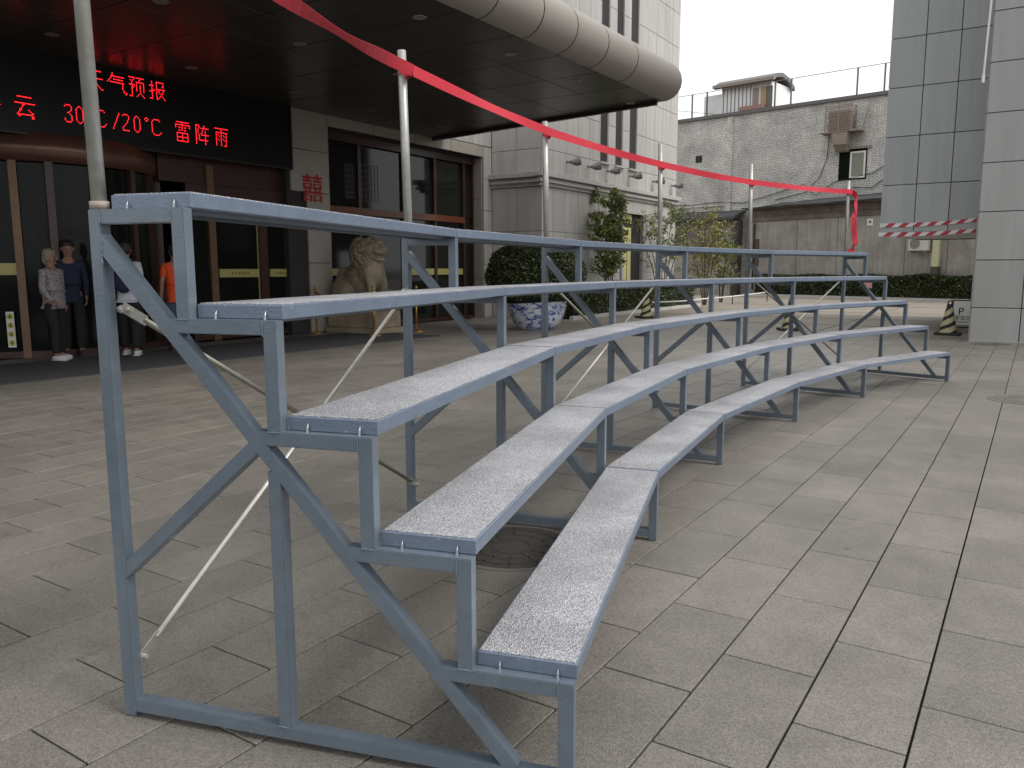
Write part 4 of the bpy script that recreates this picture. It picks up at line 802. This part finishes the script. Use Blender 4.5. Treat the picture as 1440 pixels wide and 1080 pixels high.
    Jt['cl'] = (V3(0, 0, 1.475), (.072 * k, .07 * k))
    Te = [('hm', 'pel'), ('pel', 'bel'), ('bel', 'che'), ('che', 'upc'), ('upc', 'cl')]
    keep = ['hm', 'pel', 'bel', 'che', 'upc', 'cl']
    for S in 'LR':
        if sleeve == 'short':
            a, c_ = Vector(J['sh' + S][0]), Vector(J['el' + S][0]); Jt['el' + S] = (tuple(a.lerp(c_, .75)), (.056 * k, .056 * k)); keep += ['sh' + S, 'el' + S]; Te += [('upc', 'sh' + S), ('sh' + S, 'el' + S)]
        else: keep += ['sh' + S, 'el' + S, 'wr' + S]; Te += [('upc', 'sh' + S), ('sh' + S, 'el' + S), ('el' + S, 'wr' + S)]
    skinned('shirt', {n: Jt[n] for n in keep}, Te, 'pel', top, e)
    Jl = {'ws': (V3(0, 0, 1.03), (.1 * k, .075 * k)), 'pel': (V3(0, 0, .94), (.125 * k * stout, .1 * k * stout))}; Le = [('ws', 'pel')]
    for sg, S in ((-1, 'L'), (1, 'R')):
        Jl['hp' + S] = (J['hp' + S][0], .105 * k); Jl['kn' + S] = (J['kn' + S][0], .08 * k); Jl['an' + S] = (J['an' + S][0], .066 * k); Le += [('pel', 'hp' + S), ('hp' + S, 'kn' + S), ('kn' + S, 'an' + S)]
    skinned('trousers', Jl, Le, 'pel', legs, e)
    for sg, S in ((-1, 'L'), (1, 'R')):
        y = J['an' + S][0][1]; MB().ell((J['an' + S][0][0] + sg * .005, y + .06 * k, .045 * k), V3(.05, .14, .04), 14, 8).box((J['an' + S][0][0] - .045 * k, y - .07 * k, 0), (J['an' + S][0][0] + .045 * k, y + .18 * k, .02 * k)).build('shoe', shoe, e, smooth=True)
    hb = MB(); hb.ell(V3(0, -.022, 1.7), V3(.098, .105, .085), 20, 12); hb.ell(V3(0, -.05, 1.64 - hairlen), V3(.098, .075, .08 + hairlen), 18, 10)
    if hairlen > .02:
        for sg in (-1, 1): hb.ell(V3(sg * .075, 0, 1.64), V3(.028, .06, .07), 10, 8)
    ho = hb.build('hair', hair, e, smooth=True); rm = ho.modifiers.new('r', 'REMESH'); rm.mode = 'VOXEL'; rm.voxel_size = .012; rm.use_smooth_shade = True
    dp = ho.modifiers.new('d', 'DISPLACE'); tx = bpy.data.textures.new('hair_noise', 'CLOUDS'); tx.noise_scale = .03; dp.texture = tx; dp.strength = .015
    return e
hang = (((-.22, -.02, 1.14), (-.21, .06, .9)), ((.22, -.02, 1.14), (.21, .06, .9)))
person((-12.3, 6.36, .014), -1.15, 1.63, 'grey haired person in a patterned blouse and black trousers by the revolving door', M['blouse'], M['dark'], M['hairg'], M['shoe'], (((-.24, -.03, 1.14), (-.23, .0, .88)), ((.23, .0, 1.14), (.17, .12, .95))), hairlen=.03, stout=1.04, hem=.03, step=(0, .08))
person((-12.72, 6.85, .014), -2.0, 1.78, 'person in a navy jacket standing behind the grey haired person', M['navy'], M['dark'], M['hairk'], M['shoed'], hang)
person((-12.0, 7.36, .014), .75, 1.76, 'person in a white shirt and white shoes seen from behind near the first pole', M['wshirt'], M['dark'], M['hairk'], M['shoe'], hang, sleeve='short', step=(.1, -.08))
person((-12.0, 8.22, .014), 1.3, 1.74, 'person in an orange T-shirt and jeans seen from behind', M['oshirt'], M['jean'], M['hairk'], M['shoed'], (((-.24, -.03, 1.13), (-.25, .02, .88)), ((.23, .03, 1.14), (.2, .2, 1.05))), sleeve='short', stout=1.1)
bk = empty('backpack', (-12.0, 7.36, .014), 'navy backpack worn over the white shirt', 'backpack', rz=.75)
MB().ell((0, -.21, 1.2), (.15, .09, .22), 16, 10).build('pack', M['navy'], bk, smooth=True)
for sg in (-1, 1): MB().tube([(sg * .1, -.15, 1.38), (sg * .1, -.08, 1.5), (sg * .1, .06, 1.46), (sg * .11, .13, 1.3), (sg * .13, .0, 1.1)], .022, 8).build('strap', M['navy'], bk, smooth=True)
